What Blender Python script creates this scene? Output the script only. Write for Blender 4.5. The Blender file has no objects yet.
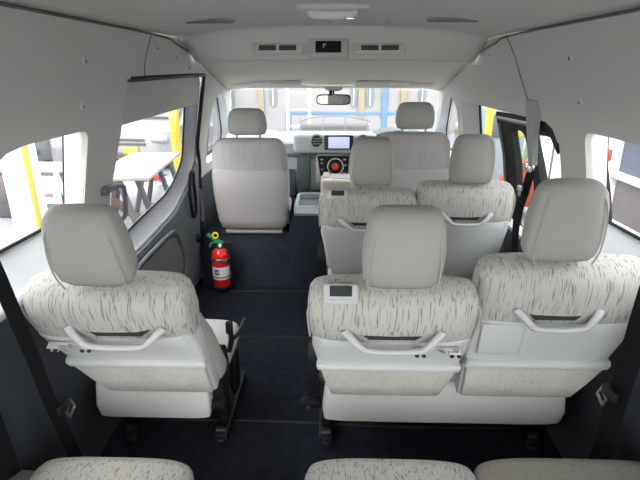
import bpy, bmesh, math, random
from mathutils import Vector, Matrix
from mathutils.geometry import delaunay_2d_cdt
random.seed(7)
SC = bpy.context.scene
COL = SC.collection
PI = math.pi
R = math.radians

# ------------------------------------------------------------------ materials
def mat(name, col, rough=.6, metal=0, spec=.5, bump=None, emit=None, var=None, coat=0, alpha=None):
    m = bpy.data.materials.new(name); m.use_nodes = True
    nt = m.node_tree; N = nt.nodes; L = nt.links
    b = N['Principled BSDF']
    b.inputs['Base Color'].default_value = (*col, 1)
    b.inputs['Roughness'].default_value = rough
    b.inputs['Metallic'].default_value = metal
    b.inputs['Specular IOR Level'].default_value = spec
    b.inputs['Coat Weight'].default_value = coat
    tc = N.new('ShaderNodeTexCoord')
    if var:
        sc, amt = var
        n = N.new('ShaderNodeTexNoise'); n.inputs['Scale'].default_value = sc; n.inputs['Detail'].default_value = 4
        L.new(tc.outputs['Object'], n.inputs['Vector'])
        r = N.new('ShaderNodeMix'); r.data_type = 'RGBA'
        r.inputs[6].default_value = (*[max(0, c*(1-amt)) for c in col], 1)
        r.inputs[7].default_value = (*[min(1, c*(1+amt)) for c in col], 1)
        L.new(n.outputs['Fac'], r.inputs[0]); L.new(r.outputs[2], b.inputs['Base Color'])
    if bump:
        sc, st = bump
        n = N.new('ShaderNodeTexNoise'); n.inputs['Scale'].default_value = sc; n.inputs['Detail'].default_value = 3
        L.new(tc.outputs['Object'], n.inputs['Vector'])
        bp = N.new('ShaderNodeBump'); bp.inputs['Strength'].default_value = st; bp.inputs['Distance'].default_value = .004
        L.new(n.outputs['Fac'], bp.inputs['Height']); L.new(bp.outputs['Normal'], b.inputs['Normal'])
    if emit:
        b.inputs['Emission Color'].default_value = (*emit[0], 1); b.inputs['Emission Strength'].default_value = emit[1]
    return m

def streak_mat(name, base, dark, thr=.60, scale=(150, 150, 13), soft=.05):
    """woven seat cloth with short dark vertical streaks"""
    m = mat(name, base, .95, spec=.15)
    nt = m.node_tree; N = nt.nodes; L = nt.links; b = N['Principled BSDF']
    tc = N.new('ShaderNodeTexCoord')
    wn = N.new('ShaderNodeTexNoise'); wn.inputs['Scale'].default_value = 11
    L.new(tc.outputs['Object'], wn.inputs['Vector'])
    sub = N.new('ShaderNodeVectorMath'); sub.operation = 'SUBTRACT'; sub.inputs[1].default_value = (.5, .5, .5)
    L.new(wn.outputs['Color'], sub.inputs[0])
    scl = N.new('ShaderNodeVectorMath'); scl.operation = 'MULTIPLY'; scl.inputs[1].default_value = (.016, .016, 0)
    L.new(sub.outputs[0], scl.inputs[0])
    add = N.new('ShaderNodeVectorMath'); add.operation = 'ADD'
    L.new(tc.outputs['Object'], add.inputs[0]); L.new(scl.outputs[0], add.inputs[1])
    mp = N.new('ShaderNodeMapping'); mp.inputs['Scale'].default_value = scale
    L.new(add.outputs[0], mp.inputs['Vector'])
    n = N.new('ShaderNodeTexNoise'); n.inputs['Scale'].default_value = 1; n.inputs['Detail'].default_value = 1.5
    L.new(mp.outputs[0], n.inputs['Vector'])
    mr = N.new('ShaderNodeMapRange'); mr.inputs['From Min'].default_value = thr-soft; mr.inputs['From Max'].default_value = thr+soft
    L.new(n.outputs['Fac'], mr.inputs['Value'])
    f = N.new('ShaderNodeTexNoise'); f.inputs['Scale'].default_value = 500
    L.new(tc.outputs['Object'], f.inputs['Vector'])
    mx0 = N.new('ShaderNodeMix'); mx0.data_type = 'RGBA'
    mx0.inputs[6].default_value = (*[c*.88 for c in base], 1); mx0.inputs[7].default_value = (*[min(1, c*1.1) for c in base], 1)
    L.new(f.outputs['Fac'], mx0.inputs[0])
    mx = N.new('ShaderNodeMix'); mx.data_type = 'RGBA'; mx.inputs[7].default_value = (*dark, 1)
    L.new(mr.outputs[0], mx.inputs[0]); L.new(mx0.outputs[2], mx.inputs[6])
    L.new(mx.outputs[2], b.inputs['Base Color'])
    bp = N.new('ShaderNodeBump'); bp.inputs['Strength'].default_value = .35; bp.inputs['Distance'].default_value = .003
    bp.invert = True
    L.new(mr.outputs[0], bp.inputs['Height']); L.new(bp.outputs['Normal'], b.inputs['Normal'])
    return m

def net_mat(name, a, c):
    m = mat(name, a, .95, spec=.1)
    nt = m.node_tree; N = nt.nodes; L = nt.links; b = N['Principled BSDF']
    tc = N.new('ShaderNodeTexCoord'); v = N.new('ShaderNodeTexVoronoi'); v.inputs['Scale'].default_value = 190
    L.new(tc.outputs['Object'], v.inputs['Vector'])
    mr = N.new('ShaderNodeMapRange'); mr.inputs['From Min'].default_value = .2; mr.inputs['From Max'].default_value = .6
    L.new(v.outputs['Distance'], mr.inputs['Value'])
    big = N.new('ShaderNodeTexNoise'); big.inputs['Scale'].default_value = 9
    L.new(tc.outputs['Object'], big.inputs['Vector'])
    mu = N.new('ShaderNodeMath'); mu.operation = 'MULTIPLY'
    L.new(mr.outputs[0], mu.inputs[0]); L.new(big.outputs['Fac'], mu.inputs[1])
    mx = N.new('ShaderNodeMix'); mx.data_type = 'RGBA'; mx.inputs[6].default_value = (*c, 1); mx.inputs[7].default_value = (*a, 1)
    L.new(mu.outputs[0], mx.inputs[0]); L.new(mx.outputs[2], b.inputs['Base Color'])
    return m

def glass_mat(name, tint=(1, 1, 1), amt=.06):
    m = bpy.data.materials.new(name); m.use_nodes = True
    nt = m.node_tree; N = nt.nodes; L = nt.links; N.remove(N['Principled BSDF'])
    t = N.new('ShaderNodeBsdfTransparent'); t.inputs[0].default_value = (*tint, 1)
    g = N.new('ShaderNodeBsdfGlossy'); g.inputs['Roughness'].default_value = .02
    lw = N.new('ShaderNodeLayerWeight'); lw.inputs['Blend'].default_value = .5
    pw = N.new('ShaderNodeMath'); pw.operation = 'POWER'; pw.inputs[1].default_value = 5
    fr = N.new('ShaderNodeMath'); fr.operation = 'MULTIPLY_ADD'; fr.inputs[1].default_value = .6; fr.inputs[2].default_value = .015
    L.new(lw.outputs['Facing'], pw.inputs[0]); L.new(pw.outputs[0], fr.inputs[0])
    mx = N.new('ShaderNodeMixShader')
    L.new(fr.outputs[0], mx.inputs[0]); L.new(t.outputs[0], mx.inputs[1]); L.new(g.outputs[0], mx.inputs[2])
    L.new(mx.outputs[0], N['Material Output'].inputs['Surface'])
    return m

M = dict(
    headliner=mat('headliner_cloth', (.62, .605, .57), .95, spec=.1, bump=(260, .12)),
    cab_liner=mat('cab_headliner', (.72, .69, .62), .95, spec=.1),
    wall=mat('moulded_wall_trim', (.56, .545, .515), .7, spec=.3, bump=(400, .06)),
    pillar=mat('pillar_trim', (.56, .57, .575), .55, spec=.4),
    door_up=mat('door_upper_trim', (.50, .49, .465), .65, spec=.3),
    door_low=mat('door_dark_trim', (.17, .19, .20), .45, spec=.5, bump=(300, .08)),
    low_dark=mat('lower_dark_trim', (.05, .058, .065), .6, spec=.35, bump=(300, .08)),
    sill=mat('sill_grey', (.46, .48, .50), .5),
    seal=mat('black_rubber', (.008, .008, .009), .6, spec=.3),
    seam=mat('trim_gap', (.16, .155, .145), .9, spec=.1),
    carpet=mat('dark_carpet', (.019, .023, .031), 1, spec=.08, bump=(220, .9), var=(26, .55)),
    carpet2=mat('riser_carpet', (.023, .028, .037), 1, spec=.08, bump=(260, .7), var=(18, .35)),
    fabric=mat('plain_seat_cloth', (.355, .35, .325), .95, spec=.15, bump=(700, .15), var=(300, .08)),
    streak=streak_mat('streaked_seat_cloth', (.47, .462, .428), (.235, .225, .20), .612, (300, 60, 13), .05),
    streak_soft=streak_mat('soft_streaked_cloth', (.38, .367, .357), (.345, .332, .322), .58, (160, 40, 8), .10),
    velour=mat('mossy_velour', (.235, .225, .195), .95, spec=.1, bump=(500, .3), var=(90, .25)),
    panel=mat('seat_back_plastic', (.50, .515, .505), .5, spec=.4, bump=(500, .05)),
    valance=mat('seat_skirt_vinyl', (.56, .56, .54), .55, spec=.35),
    net=net_mat('pocket_net', (.36, .345, .31), (.62, .60, .56)),
    black=mat('black_plastic', (.010, .010, .012), .5, spec=.3),
    belt=mat('belt_webbing', (.010, .010, .012), .9, spec=.15, bump=(600, .3)),
    metal=mat('brushed_steel', (.55, .55, .54), .35, metal=1),
    chrome=mat('chrome', (.8, .8, .8), .12, metal=1),
    dark_steel=mat('dark_steel', (.04, .04, .042), .45, metal=.6),
    grip=mat('grab_bar_grey', (.16, .17, .18), .5),
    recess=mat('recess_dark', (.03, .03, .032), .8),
    red=mat('extinguisher_red', (.75, .02, .015), .25, spec=.6, coat=.5),
    cab_back=mat('cab_seat_back', (.385, .372, .366), .85, spec=.2),
    cover_grey=mat('belt_cover_grey', (.33, .34, .34), .5),
    label_white=mat('white_label', (.85, .85, .85), .5),
    blue=mat('label_blue', (.03, .06, .30), .5),
    yellow=mat('signal_yellow', (.85, .70, .02), .5),
    green=mat('lever_green', (.02, .30, .13), .5),
    dash=mat('dash_grey', (.46, .51, .53), .6),
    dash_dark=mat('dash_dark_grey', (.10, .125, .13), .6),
    cream=mat('cream_plastic', (.62, .58, .48), .5),
    screen=mat('navigation_screen', (.25, .27, .36), .2, emit=((.55, .58, .75), .8)),
    knob=mat('red_knob', (.75, .05, .03), .4),
    mirror=mat('mirror_glass', (.9, .9, .9), .02, metal=1),
    lens=mat('lamp_lens', (.70, .70, .66), .2, spec=.6),
    glass=glass_mat('clear_glass'),
    # outside
    ground=mat('pale_concrete', (.22, .22, .225), .9, var=(.8, .15)),
    car_white=mat('white_car_paint', (.19, .19, .20), .3, coat=.5),
    car_dark=mat('dark_car_paint', (.05, .055, .06), .3, coat=.5),
    tyre=mat('tyre', (.02, .02, .02), .8),
    wall_out=mat('pale_building', (.28, .27, .265), .8),
    pane_out=mat('grey_window_pane', (.14, .155, .16), .3),
    blue_beam=mat('light_blue_beam', (.07, .15, .26), .5),
    orange=mat('orange_paint', (.28, .055, .018), .45),
    white_post=mat('white_paint', (.80, .80, .80), .5),
    truck_grey=mat('truck_taupe_panel', (.10, .082, .080), .6),
    truck_blue=mat('truck_blue_grey_panel', (.055, .070, .115), .6),
    wood=mat('pale_plywood', (.24, .225, .20), .7, var=(6, .15)),
    rust=mat('salmon_paint', (.17, .10, .08), .7),
    out_yellow=mat('outdoor_yellow', (.40, .34, .03), .6),
    out_pale_yellow=mat('pale_yellow_paint', (.26, .22, .12), .6),
    out_green=mat('outdoor_green', (.08, .16, .06), .6),
    rib_grey=mat('rib_grey', (.13, .12, .12), .6),
    leaf=mat('leaf_green', (.12, .19, .08), .9, var=(8, .5)),
    teal=mat('pale_teal', (.17, .21, .22), .6),
    grey_steel=mat('galvanised_grey', (.07, .07, .077), .6),
)

# ------------------------------------------------------------------ mesh helpers
SPLIT = {'headrest_seam', 'heater_button', 'screw', 'hook', 'screen_button', 'button_mark', 'vent_slat', 'louvre', 'digit_mark', 'spoke', 'rib', 'headrest_post', 'trestle_leg', 'glazing_bar', 'stem', 'stile', 'tongue_part'}
def link(name, bm, m, parent=None, smooth=True, angle=40, sub=0):
    if name in SPLIT:
        bmesh.ops.remove_doubles(bm, verts=bm.verts, dist=1e-6)
        seen = set(); isl = []
        for v in bm.verts:
            if v in seen: continue
            st = [v]; seen.add(v); cur = []
            while st:
                a = st.pop(); cur.append(a)
                for e in a.link_edges:
                    b = e.other_vert(a)
                    if b not in seen: seen.add(b); st.append(b)
            isl.append(cur)
        if len(isl) > 1:
            first = None
            for cur in isl:
                nb = bmesh.new(); mp = {v: nb.verts.new(v.co) for v in cur}
                for f in {f for v in cur for f in v.link_faces}: nb.faces.new([mp[v] for v in f.verts])
                o = link_one(name, nb, m, parent, smooth, angle, sub); first = first or o
            bm.free(); return first
    return link_one(name, bm, m, parent, smooth, angle, sub)
def link_one(name, bm, m, parent=None, smooth=True, angle=40, sub=0):
    me = bpy.data.meshes.new(name)
    bmesh.ops.remove_doubles(bm, verts=bm.verts, dist=1e-6)
    bmesh.ops.recalc_face_normals(bm, faces=bm.faces)
    bm.to_mesh(me); bm.free()
    o = bpy.data.objects.new(name, me); COL.objects.link(o)
    me.materials.append(M[m] if isinstance(m, str) else m)
    if parent: o.parent = parent
    if smooth:
        for p in me.polygons: p.use_smooth = True
        try: me.set_sharp_from_angle(angle=R(angle))
        except Exception: pass
    if sub:
        s = o.modifiers.new('sub', 'SUBSURF'); s.levels = sub; s.render_levels = sub
    return o

def B(): return bmesh.new()

def box(bm, c, s, bev=0, mtx=None, seg=2):
    r = bmesh.ops.create_cube(bm, size=1)
    vs = r['verts']
    for v in vs: v.co = Vector((v.co.x*s[0], v.co.y*s[1], v.co.z*s[2]))
    if bev:
        es = list({e for v in vs for e in v.link_edges})
        rr = bmesh.ops.bevel(bm, geom=es, offset=min(bev, min(s)*.49), segments=seg, affect='EDGES', profile=.5)
        vs = list({v for f in rr['faces'] for v in f.verts} | {v for v in vs if v.is_valid})
    for v in vs:
        v.co = v.co + Vector(c)
        if mtx: v.co = mtx @ v.co
    return vs

def ring_pts(hw, hd, n, ex):
    pts = []
    for i in range(n):
        a = 2*PI*i/n
        ca, sa = math.cos(a), math.sin(a)
        pts.append((hw*math.copysign(abs(ca)**(2/ex), ca), hd*math.copysign(abs(sa)**(2/ex), sa)))
    return pts

def loft(bm, rings, n=40, ex=4, axis='z', mtx=None):
    """rings: (h, cx, cy, hw, hd[, ex]) stacked along axis"""
    L = []
    for r in rings:
        e = r[5] if len(r) > 5 else ex
        vs = []
        for (a, b) in ring_pts(r[3], r[4], n, e):
            p = Vector((r[1]+a, r[2]+b, r[0])) if axis == 'z' else Vector((r[1]+a, r[0], r[2]+b)) if axis == 'y' else Vector((r[0], r[1]+a, r[2]+b))
            if mtx: p = mtx @ p
            vs.append(bm.verts.new(p))
        L.append(vs)
    for a, b in zip(L[:-1], L[1:]):
        for i in range(n):
            j = (i+1) % n
            bm.faces.new((a[i], a[j], b[j], b[i]))
    bm.faces.new(list(reversed(L[0]))); bm.faces.new(L[-1])

def tube(bm, pts, r, n=10, mtx=None, flat=1.0, closed=False):
    pts = [Vector(p) for p in pts]
    rs = r if isinstance(r, (list, tuple)) else [r]*len(pts)
    rings = []
    up = None
    N_ = len(pts)
    for i, p in enumerate(pts):
        if closed: t = (pts[(i+1) % N_]-pts[i-1]).normalized()
        else: t = (pts[min(i+1, N_-1)]-pts[max(i-1, 0)]).normalized()
        if up is None:
            up = Vector((0, 0, 1)) if abs(t.z) < .9 else Vector((0, 1, 0))
        s = t.cross(up)
        if s.length < 1e-4: s = t.orthogonal()
        s.normalize(); u = s.cross(t).normalized(); up = u
        vs = []
        for k in range(n):
            a = 2*PI*k/n
            q = p + s*math.cos(a)*rs[i]*flat + u*math.sin(a)*rs[i]
            if mtx: q = mtx @ q
            vs.append(bm.verts.new(q))
        rings.append(vs)
    prs = list(zip(rings[:-1], rings[1:]))
    if closed: prs.append((rings[-1], rings[0]))
    for a, b in prs:
        for k in range(n):
            j = (k+1) % n
            bm.faces.new((a[k], a[j], b[j], b[k]))
    if not closed:
        bm.faces.new(list(reversed(rings[0]))); bm.faces.new(rings[-1])

def smooth_path(pts, k=6):
    pts = [Vector(p) for p in pts]; out = []
    for i in range(len(pts)-1):
        p0 = pts[max(i-1, 0)]; p1 = pts[i]; p2 = pts[i+1]; p3 = pts[min(i+2, len(pts)-1)]
        for j in range(k):
            t = j/k
            out.append(.5*((2*p1)+(p2-p0)*t+(2*p0-5*p1+4*p2-p3)*t*t+(3*p1-p0-3*p2+p3)*t**3))
    out.append(pts[-1]); return out

def prism(bm, poly, ext, mtx=None):
    """poly: list of 3D points, ext: extrusion vector"""
    a = [Vector(p) for p in poly]; b = [p+Vector(ext) for p in a]
    if mtx: a = [mtx @ p for p in a]; b = [mtx @ p for p in b]
    va = [bm.verts.new(p) for p in a]; vb = [bm.verts.new(p) for p in b]
    n = len(va)
    bm.faces.new(list(reversed(va))); bm.faces.new(vb)
    for i in range(n):
        j = (i+1) % n
        bm.faces.new((va[i], va[j], vb[j], vb[i]))

def bevel_all(bm, off, seg=2, ang=35):
    es = [e for e in bm.edges if len(e.link_faces) == 2 and e.calc_face_angle(0) > R(ang)]
    if es: bmesh.ops.bevel(bm, geom=es, offset=off, segments=seg, affect='EDGES', profile=.5)

def cyl(bm, p0, p1, r0, r1=None, n=24, mtx=None):
    p0 = Vector(p0); p1 = Vector(p1)
    tube(bm, [p0, p1], [r0, r0 if r1 is None else r1], n, mtx)

def lathe(bm, c, prof, n=32, axis=Vector((0, 0, 1)), mtx=None):
    q = Vector((0, 0, 1)).rotation_difference(Vector(axis).normalized())
    rings = []
    for (r, h) in prof:
        vs = []
        for k in range(n):
            a = 2*PI*k/n
            p = Vector(c) + q @ Vector((r*math.cos(a), r*math.sin(a), h))
            if mtx: p = mtx @ p
            vs.append(bm.verts.new(p))
        rings.append(vs)
    for a, b in zip(rings[:-1], rings[1:]):
        for k in range(n):
            j = (k+1) % n
            bm.faces.new((a[k], a[j], b[j], b[k]))
    bm.faces.new(list(reversed(rings[0]))); bm.faces.new(rings[-1])

def strap(bm, pts, width, wdir, th=.003):
    """flat ribbon following pts, width along wdir"""
    pts = smooth_path(pts, 6); w = Vector(wdir).normalized()*width/2
    prev = None; N_ = len(pts); R_ = []
    for i, p in enumerate(pts):
        t = (pts[min(i+1, N_-1)]-pts[max(i-1, 0)]).normalized()
        nrm = t.cross(w).normalized()*th/2
        R_.append([bm.verts.new(p+w+nrm), bm.verts.new(p-w+nrm), bm.verts.new(p-w-nrm), bm.verts.new(p+w-nrm)])
    for a, b in zip(R_[:-1], R_[1:]):
        for k in range(4):
            j = (k+1) % 4
            bm.faces.new((a[k], a[j], b[j], b[k]))
    bm.faces.new(R_[0]); bm.faces.new(R_[-1])

def thing(name, label, cat, loc=(0, 0, 0), rz=0, group=None):
    o = bpy.data.objects.new(name, None); COL.objects.link(o)
    o.empty_display_size = .1
    o.location = loc; o.rotation_euler = (0, 0, rz); tag(o, label, cat, group); return o
def tag(o, label, cat, group=None, kind=None):
    o['label'] = label; o['category'] = cat
    if group: o['group'] = group
    if kind: o['kind'] = kind
    return o
def struct(o, label=None, cat=None):
    o['kind'] = 'structure'
    if label: o['label'] = label
    if cat: o['category'] = cat
    return o

# ------------------------------------------------------------------ van shell
XP = [(-1, .90), (0, .90), (.3, .92), (.7, .92), (.95, .875), (1.2, .80), (1.4, .75), (1.56, .72), (2, .62)]
def X(z):
    for (a, xa), (b, xb) in zip(XP[:-1], XP[1:]):
        if a <= z <= b:
            t = (z-a)/(b-a); return xa+(xb-xa)*t
    return .72

def inside(p, poly):
    x, y = p; c = False; n = len(poly)
    for i in range(n):
        x1, y1 = poly[i]; x2, y2 = poly[(i+1) % n]
        if (y1 > y) != (y2 > y) and x < (x2-x1)*(y-y1)/(y2-y1)+x1: c = not c
    return c
def dens(poly, step=.06):
    out = []
    n = len(poly)
    for i in range(n):
        a = Vector(poly[i]); b = Vector(poly[(i+1) % n]); k = max(1, int((b-a).length/step))
        for j in range(k): out.append(tuple(a+(b-a)*j/k))
    return out
def rnd(poly, r=.05, k=4):
    """round the corners of a polygon"""
    out = []; n = len(poly)
    rr = r if isinstance(r, (list, tuple)) else [r]*n
    for i in range(n):
        p = Vector(poly[i]); a = Vector(poly[i-1]); b = Vector(poly[(i+1) % n])
        ra = min(rr[i], (a-p).length*.49, (b-p).length*.49)
        if ra < 1e-4: out.append(tuple(p)); continue
        s = p+(a-p).normalized()*ra; e = p+(b-p).normalized()*ra
        for j in range(k+1):
            t = j/k; out.append(tuple((1-t)**2*s+2*t*(1-t)*p+t*t*e))
    return out

def sheet_bm(outer, holes, side, off=0, step=.07, th=.02):
    """curved wall skin through the given (y,z) outline, with holes, thickness outward"""
    loops = [dens(outer)]+[dens(h) for h in holes]
    pts = []; edges = []
    for lp in loops:
        s = len(pts); pts += [Vector(p) for p in lp]
        edges += [(s+i, s+(i+1) % len(lp)) for i in range(len(lp))]
    ys = [p.x for p in pts]; zs = [p.y for p in pts]
    y = min(ys)+step*.5
    while y < max(ys):
        z = min(zs)+step*.37
        while z < max(zs):
            if inside((y, z), loops[0]) and not any(inside((y, z), h) for h in loops[1:]): pts.append(Vector((y, z)))
            z += step
        y += step
    res = delaunay_2d_cdt(pts, edges, [], 0, 1e-5)
    V, F = res[0], res[2]
    bm = bmesh.new()
    va = [bm.verts.new((side*(X(v.y)+off), v.x, v.y)) for v in V]
    faces = []
    for f in F:
        c = sum((V[i] for i in f), Vector((0, 0)))/len(f)
        if inside(c, loops[0]) and not any(inside(c, h) for h in loops[1:]):
            faces.append(bm.faces.new([va[i] for i in f]))
    for v in list(bm.verts):
        if not v.link_faces: bm.verts.remove(v)
    # thickness
    g = bmesh.ops.duplicate(bm, geom=list(bm.verts)+list(bm.edges)+list(bm.faces))
    mp = g['vert_map']
    bnd = [e for e in bm.edges if len(e.link_faces) == 1 and e.verts[0] in mp and e.verts[1] in mp]
    new = [v for v in g['geom'] if isinstance(v, bmesh.types.BMVert)]
    for v in new: v.co.x += side*th
    seen = set()
    for e in bnd:
        a, b = e.verts
        c, d = mp[a], mp[b]
        if c in new or True:
            key = tuple(sorted((a.index, b.index)))
            try: bm.faces.new((a, b, d, c))
            except Exception: pass
    return bm

def reveal_bm(inner, outer, side, off_in=0, off_out=.07, n=None):
    """reveal strip joining a hole's edge to the glass outline (same number of points)"""
    bm = bmesh.new(); A = []; Bv = []; C_ = []
    for (a, b) in zip(inner, outer):
        A.append(bm.verts.new((side*(X(a[1])+off_in), a[0], a[1])))
        xi = X(a[1])+off_in; xo = X(b[1])+off_out
        m_ = .35
        C_.append(bm.verts.new((side*(xi+(xo-xi)*.30), a[0]+(b[0]-a[0])*.12, a[1]+(b[1]-a[1])*.12)))
        Bv.append(bm.verts.new((side*xo, b[0], b[1])))
    k = len(A)
    for i in range(k):
        j = (i+1) % k
        bm.faces.new((A[i], A[j], C_[j], C_[i])); bm.faces.new((C_[i], C_[j], Bv[j], Bv[i]))
    return bm

def pane_bm(outline, side, off=.07, th=.004):
    return sheet_bm(outline, [], side, off, .12, th)

def on_wall(pts, side, off=0):
    return [(side*(X(z)+off), y, z) for (y, z) in pts]

# --- window outlines in (y,z); inner = edge of the trim, outer = edge of the glass
def same(poly, radii, k=4): return rnd(poly, radii, k)
w1_in = same([(.98, .80), (1.06, 1.235), (1.56, 1.235), (1.60, .80)], [.06, .16, .04, .06])
w1_out = same([(.96, .905), (1.04, 1.28), (1.615, 1.27), (1.70, .90)], [.04, .14, .03, .04])
w4_out = same([(.96, .905), (1.04, 1.28), (1.635, 1.27), (1.72, .90)], [.04, .14, .03, .04])
w0_in = same([(-.40, .80), (-.40, 1.235), (.72, 1.235), (.76, .80)], [.08, .1, .1, .10])
w0_out = same([(-.40, .88), (-.40, 1.27), (.70, 1.26), (.73, .88)], [.05, .1, .1, .05])
w2_in = same([(1.81, .60), (1.84, 1.215), (3.00, 1.225), (3.13, .87), (2.98, .71), (2.72, .63), (2.2, .60)], [.03, .03, .06, .10, .12, .12, .2])
w2_out = same([(1.86, .655), (1.90, 1.24), (2.85, 1.24), (3.035, .90), (2.90, .785), (2.74, .725), (2.2, .685)], [.03, .03, .03, .10, .12, .12, .2])
cab_in = same([(3.40, .78), (3.27, 1.20), (3.42, 1.265), (3.62, 1.24), (4.16, .93), (4.16, .78)], [.03, .10, .10, .12, .05, .05])
cab_out = same([(3.42, .80), (3.29, 1.22), (3.42, 1.28), (3.60, 1.26), (4.10, .94), (4.10, .80)], [.03, .10, .10, .12, .05, .05])

top_edge = [(-.9, 1.555), (2.40, 1.555), (2.56, 1.52), (2.72, 1.49), (3.0, 1.45), (3.3, 1.39), (3.62, 1.33), (4.30, .93), (4.42, .80)]
door_hole = rnd([(1.81, .04), (1.83, 1.385), (2.94, 1.385), (3.02, 1.15), (3.28, .70), (3.16, .04)], [.03, .05, .08, .3, .3, .03])

# LEFT
outerL = [(-.9, .70)] + top_edge + [(4.42, .70)]
outerL = [(-.9, .70)] + top_edge
hL = list(door_hole)
# left wall upper skin; the door aperture interrupts it, so the aperture is part of its outline
upL = [(-.9, .77)] + top_edge + [(3.28, .70), (3.02, 1.15), (2.94, 1.385), (1.83, 1.385), (1.81, .77)]
struct(link('wall_left', sheet_bm(upL, [w0_in, w1_in, cab_in], -1), 'wall'))
lowL = [(-.9, 0), (-.9, .70), (1.81, .70), (1.81, 0)]
struct(link('trim_1', sheet_bm([(-.9, -.02), (-.9, .775), (1.80, .775), (1.80, -.02)], [], -1, .0), 'low_dark'))
struct(link('trim_2', sheet_bm([(3.14, -.02), (3.27, .70), (4.42, .70), (4.42, -.02)], [], -1, .0), 'low_dark'))
# lip under the rear quarter windows
for nm, side in (('trim_3', -1), ('trim_4', 1)):
    bm = B(); tube(bm, [(side*(X(.785)-.002), -.88, .785), (side*(X(.785)-.002), 1.78, .785)], .014, 10); struct(link(nm, bm, 'sill'))
bm = B(); box(bm, (-.985, 3.25, .20), (.02, .50, .84), 0); box(bm, (-.985, 2.85, 0), (.02, .9, .5), 0); struct(link('trim_25', bm, 'low_dark'))
# left windows
def window(n, win, wout, side, parent_mat='pillar', seal=True, off=.07):
    w = link('window_%d' % n, reveal_bm(win, wout, side, 0, off), parent_mat); struct(w)
    link('glass_pane', pane_bm(wout, side, off), 'glass', w)
    if seal:
        bm = B(); tube(bm, [Vector(p) for p in on_wall(wout, side, off-.006)], .006, 8, closed=True); link('rubber_seal', bm, 'seal', w)
    return w
window(1, w1_in, w1_out, -1, off=.12); window(2, w0_in, w0_out, -1); window(3, cab_in, cab_out, -1)
window(4, w1_in, w4_out, 1, off=.12); window(5, w0_in, w0_out, 1); window(6, cab_in, cab_out, 1)

# door_1 : left sliding door, closed
door1 = struct(link('door_1', sheet_bm(door_hole, [w2_in], -1, .022), 'door_up'))
wl = link('window_surround', reveal_bm(w2_in, w2_out, -1, .022, .075), 'sill', door1)
link('glass_pane', pane_bm(w2_out, -1, .075), 'glass', door1)
bm = B(); tube(bm, [Vector(p) for p in on_wall(w2_out, -1, .068)], .006, 8, closed=True); link('rubber_seal', bm, 'seal', door1)
# dark lower door lining, standing 8 mm proud of the door
low_out = [(1.84, .05), (1.84, .585), (2.20, .585), (2.70, .61), (2.98, .69), (3.14, .85), (3.21, .80), (3.25, .70), (3.13, .05)]
link('door_lining', sheet_bm(low_out, [], -1, .010, .06, .012), 'door_low', door1)
def wall_path(pp, side, off, k=5):
    sm = smooth_path([Vector((0, y, z)) for (y, z) in pp], k)
    return [(side*(X(p.z)+off), p.y, p.z) for p in sm]
# pocket groove ridge on the lining
bm = B(); tube(bm, wall_path([(1.95, .50), (2.10, .54), (2.50, .545), (2.64, .52), (2.72, .42), (2.76, .28), (2.66, .20), (2.30, .18), (2.0, .30), (1.95, .50)], -1, -.002), .011, 8)
link('pocket_ridge', bm, 'door_low', door1)
bm = B(); prism(bm, [(-.913, 1.98, .48), (-.913, 2.12, .52), (-.913, 2.50, .525), (-.913, 2.62, .50), (-.913, 2.70, .41), (-.913, 2.73, .29), (-.913, 2.64, .22), (-.913, 2.32, .20), (-.913, 2.02, .32)], (-.015, 0, 0)); link('pocket_panel', bm, 'door_low', door1)
# handle bezel, latch and lock knob near the front edge
bm = B(); tube(bm, wall_path([(2.96, .80), (3.02, .80), (3.08, .68), (3.08, .52), (3.02, .50), (2.98, .58), (2.96, .80)], -1, -.006), .010, 8); link('handle_bezel', bm, 'black', door1)
bm = B(); tube(bm, wall_path([(3.11, .66), (3.13, .62), (3.14, .50), (3.12, .44)], -1, -.03), .012, 8); link('latch_handle', bm, 'grip', door1)
bm = B(); lathe(bm, (-.90, 3.00, .36), [(.034, 0), (.034, .012), (.026, .022), (.008, .024)], 20, (1, 0, 0)); link('lock_knob', bm, 'black', door1)
# rubber round the door aperture
bm = B(); tube(bm, wall_path([(1.86, 1.385), (2.3, 1.388), (2.88, 1.388), (2.955, 1.36), (3.00, 1.20), (3.10, .98), (3.26, .72), (3.22, .35), (3.15, .05)], -1, .006, 5), .012, 8)
struct(link('trim_5', bm, 'seal'))

# RIGHT
r2_in = same([(1.74, .62), (1.76, 1.235), (3.10, 1.235), (3.24, .62)], [.05, .12, .05, .06])
upR = [(-.9, .70)] + top_edge + [(4.42, .70)]
upR = [(-.9, -.02)] + top_edge + [(4.42, -.02)]
struct(link('wall_right', sheet_bm([(-.9, .77)] + top_edge + [(4.42, .62), (3.24, .62), (3.10, 1.235), (1.86, 1.235), (1.80, 1.215), (1.76, 1.15), (1.74, .77)], [w0_in, w1_in, cab_in], 1), 'wall'))
struct(link('trim_6', sheet_bm([(-.9, -.02), (-.9, .775), (1.74, .775), (1.74, .635), (4.42, .635), (4.42, -.02)], [], 1), 'low_dark'))
# jamb of the open right doorway
jam_in = [(1.74, .62), (1.76, 1.15), (1.80, 1.215), (1.86, 1.235), (3.10, 1.235), (3.24, .62)]
jam_out = [(1.70, .64), (1.72, 1.17), (1.77, 1.24), (1.84, 1.26), (2.94, 1.25), (3.08, .64)]
struct(link('trim_7', reveal_bm(jam_in, jam_out, 1, 0, .075), 'pillar'))
bm = B(); tube(bm, [Vector(p) for p in on_wall(jam_out[3:], 1, .066)], .007, 8); struct(link('trim_8', bm, 'seal'))
bm = B(); prism(bm, [(X(1.2)+.005, 1.75, 1.245), (X(1.2)+.005, 2.06, 1.245), (X(1.2)+.005, 2.06, 1.205), (X(1.18)+.005, 1.86, 1.19), (X(1.18)+.005, 1.765, 1.13)], (.03, 0, 0)); struct(link('trim_9', bm, 'seal'))
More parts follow.
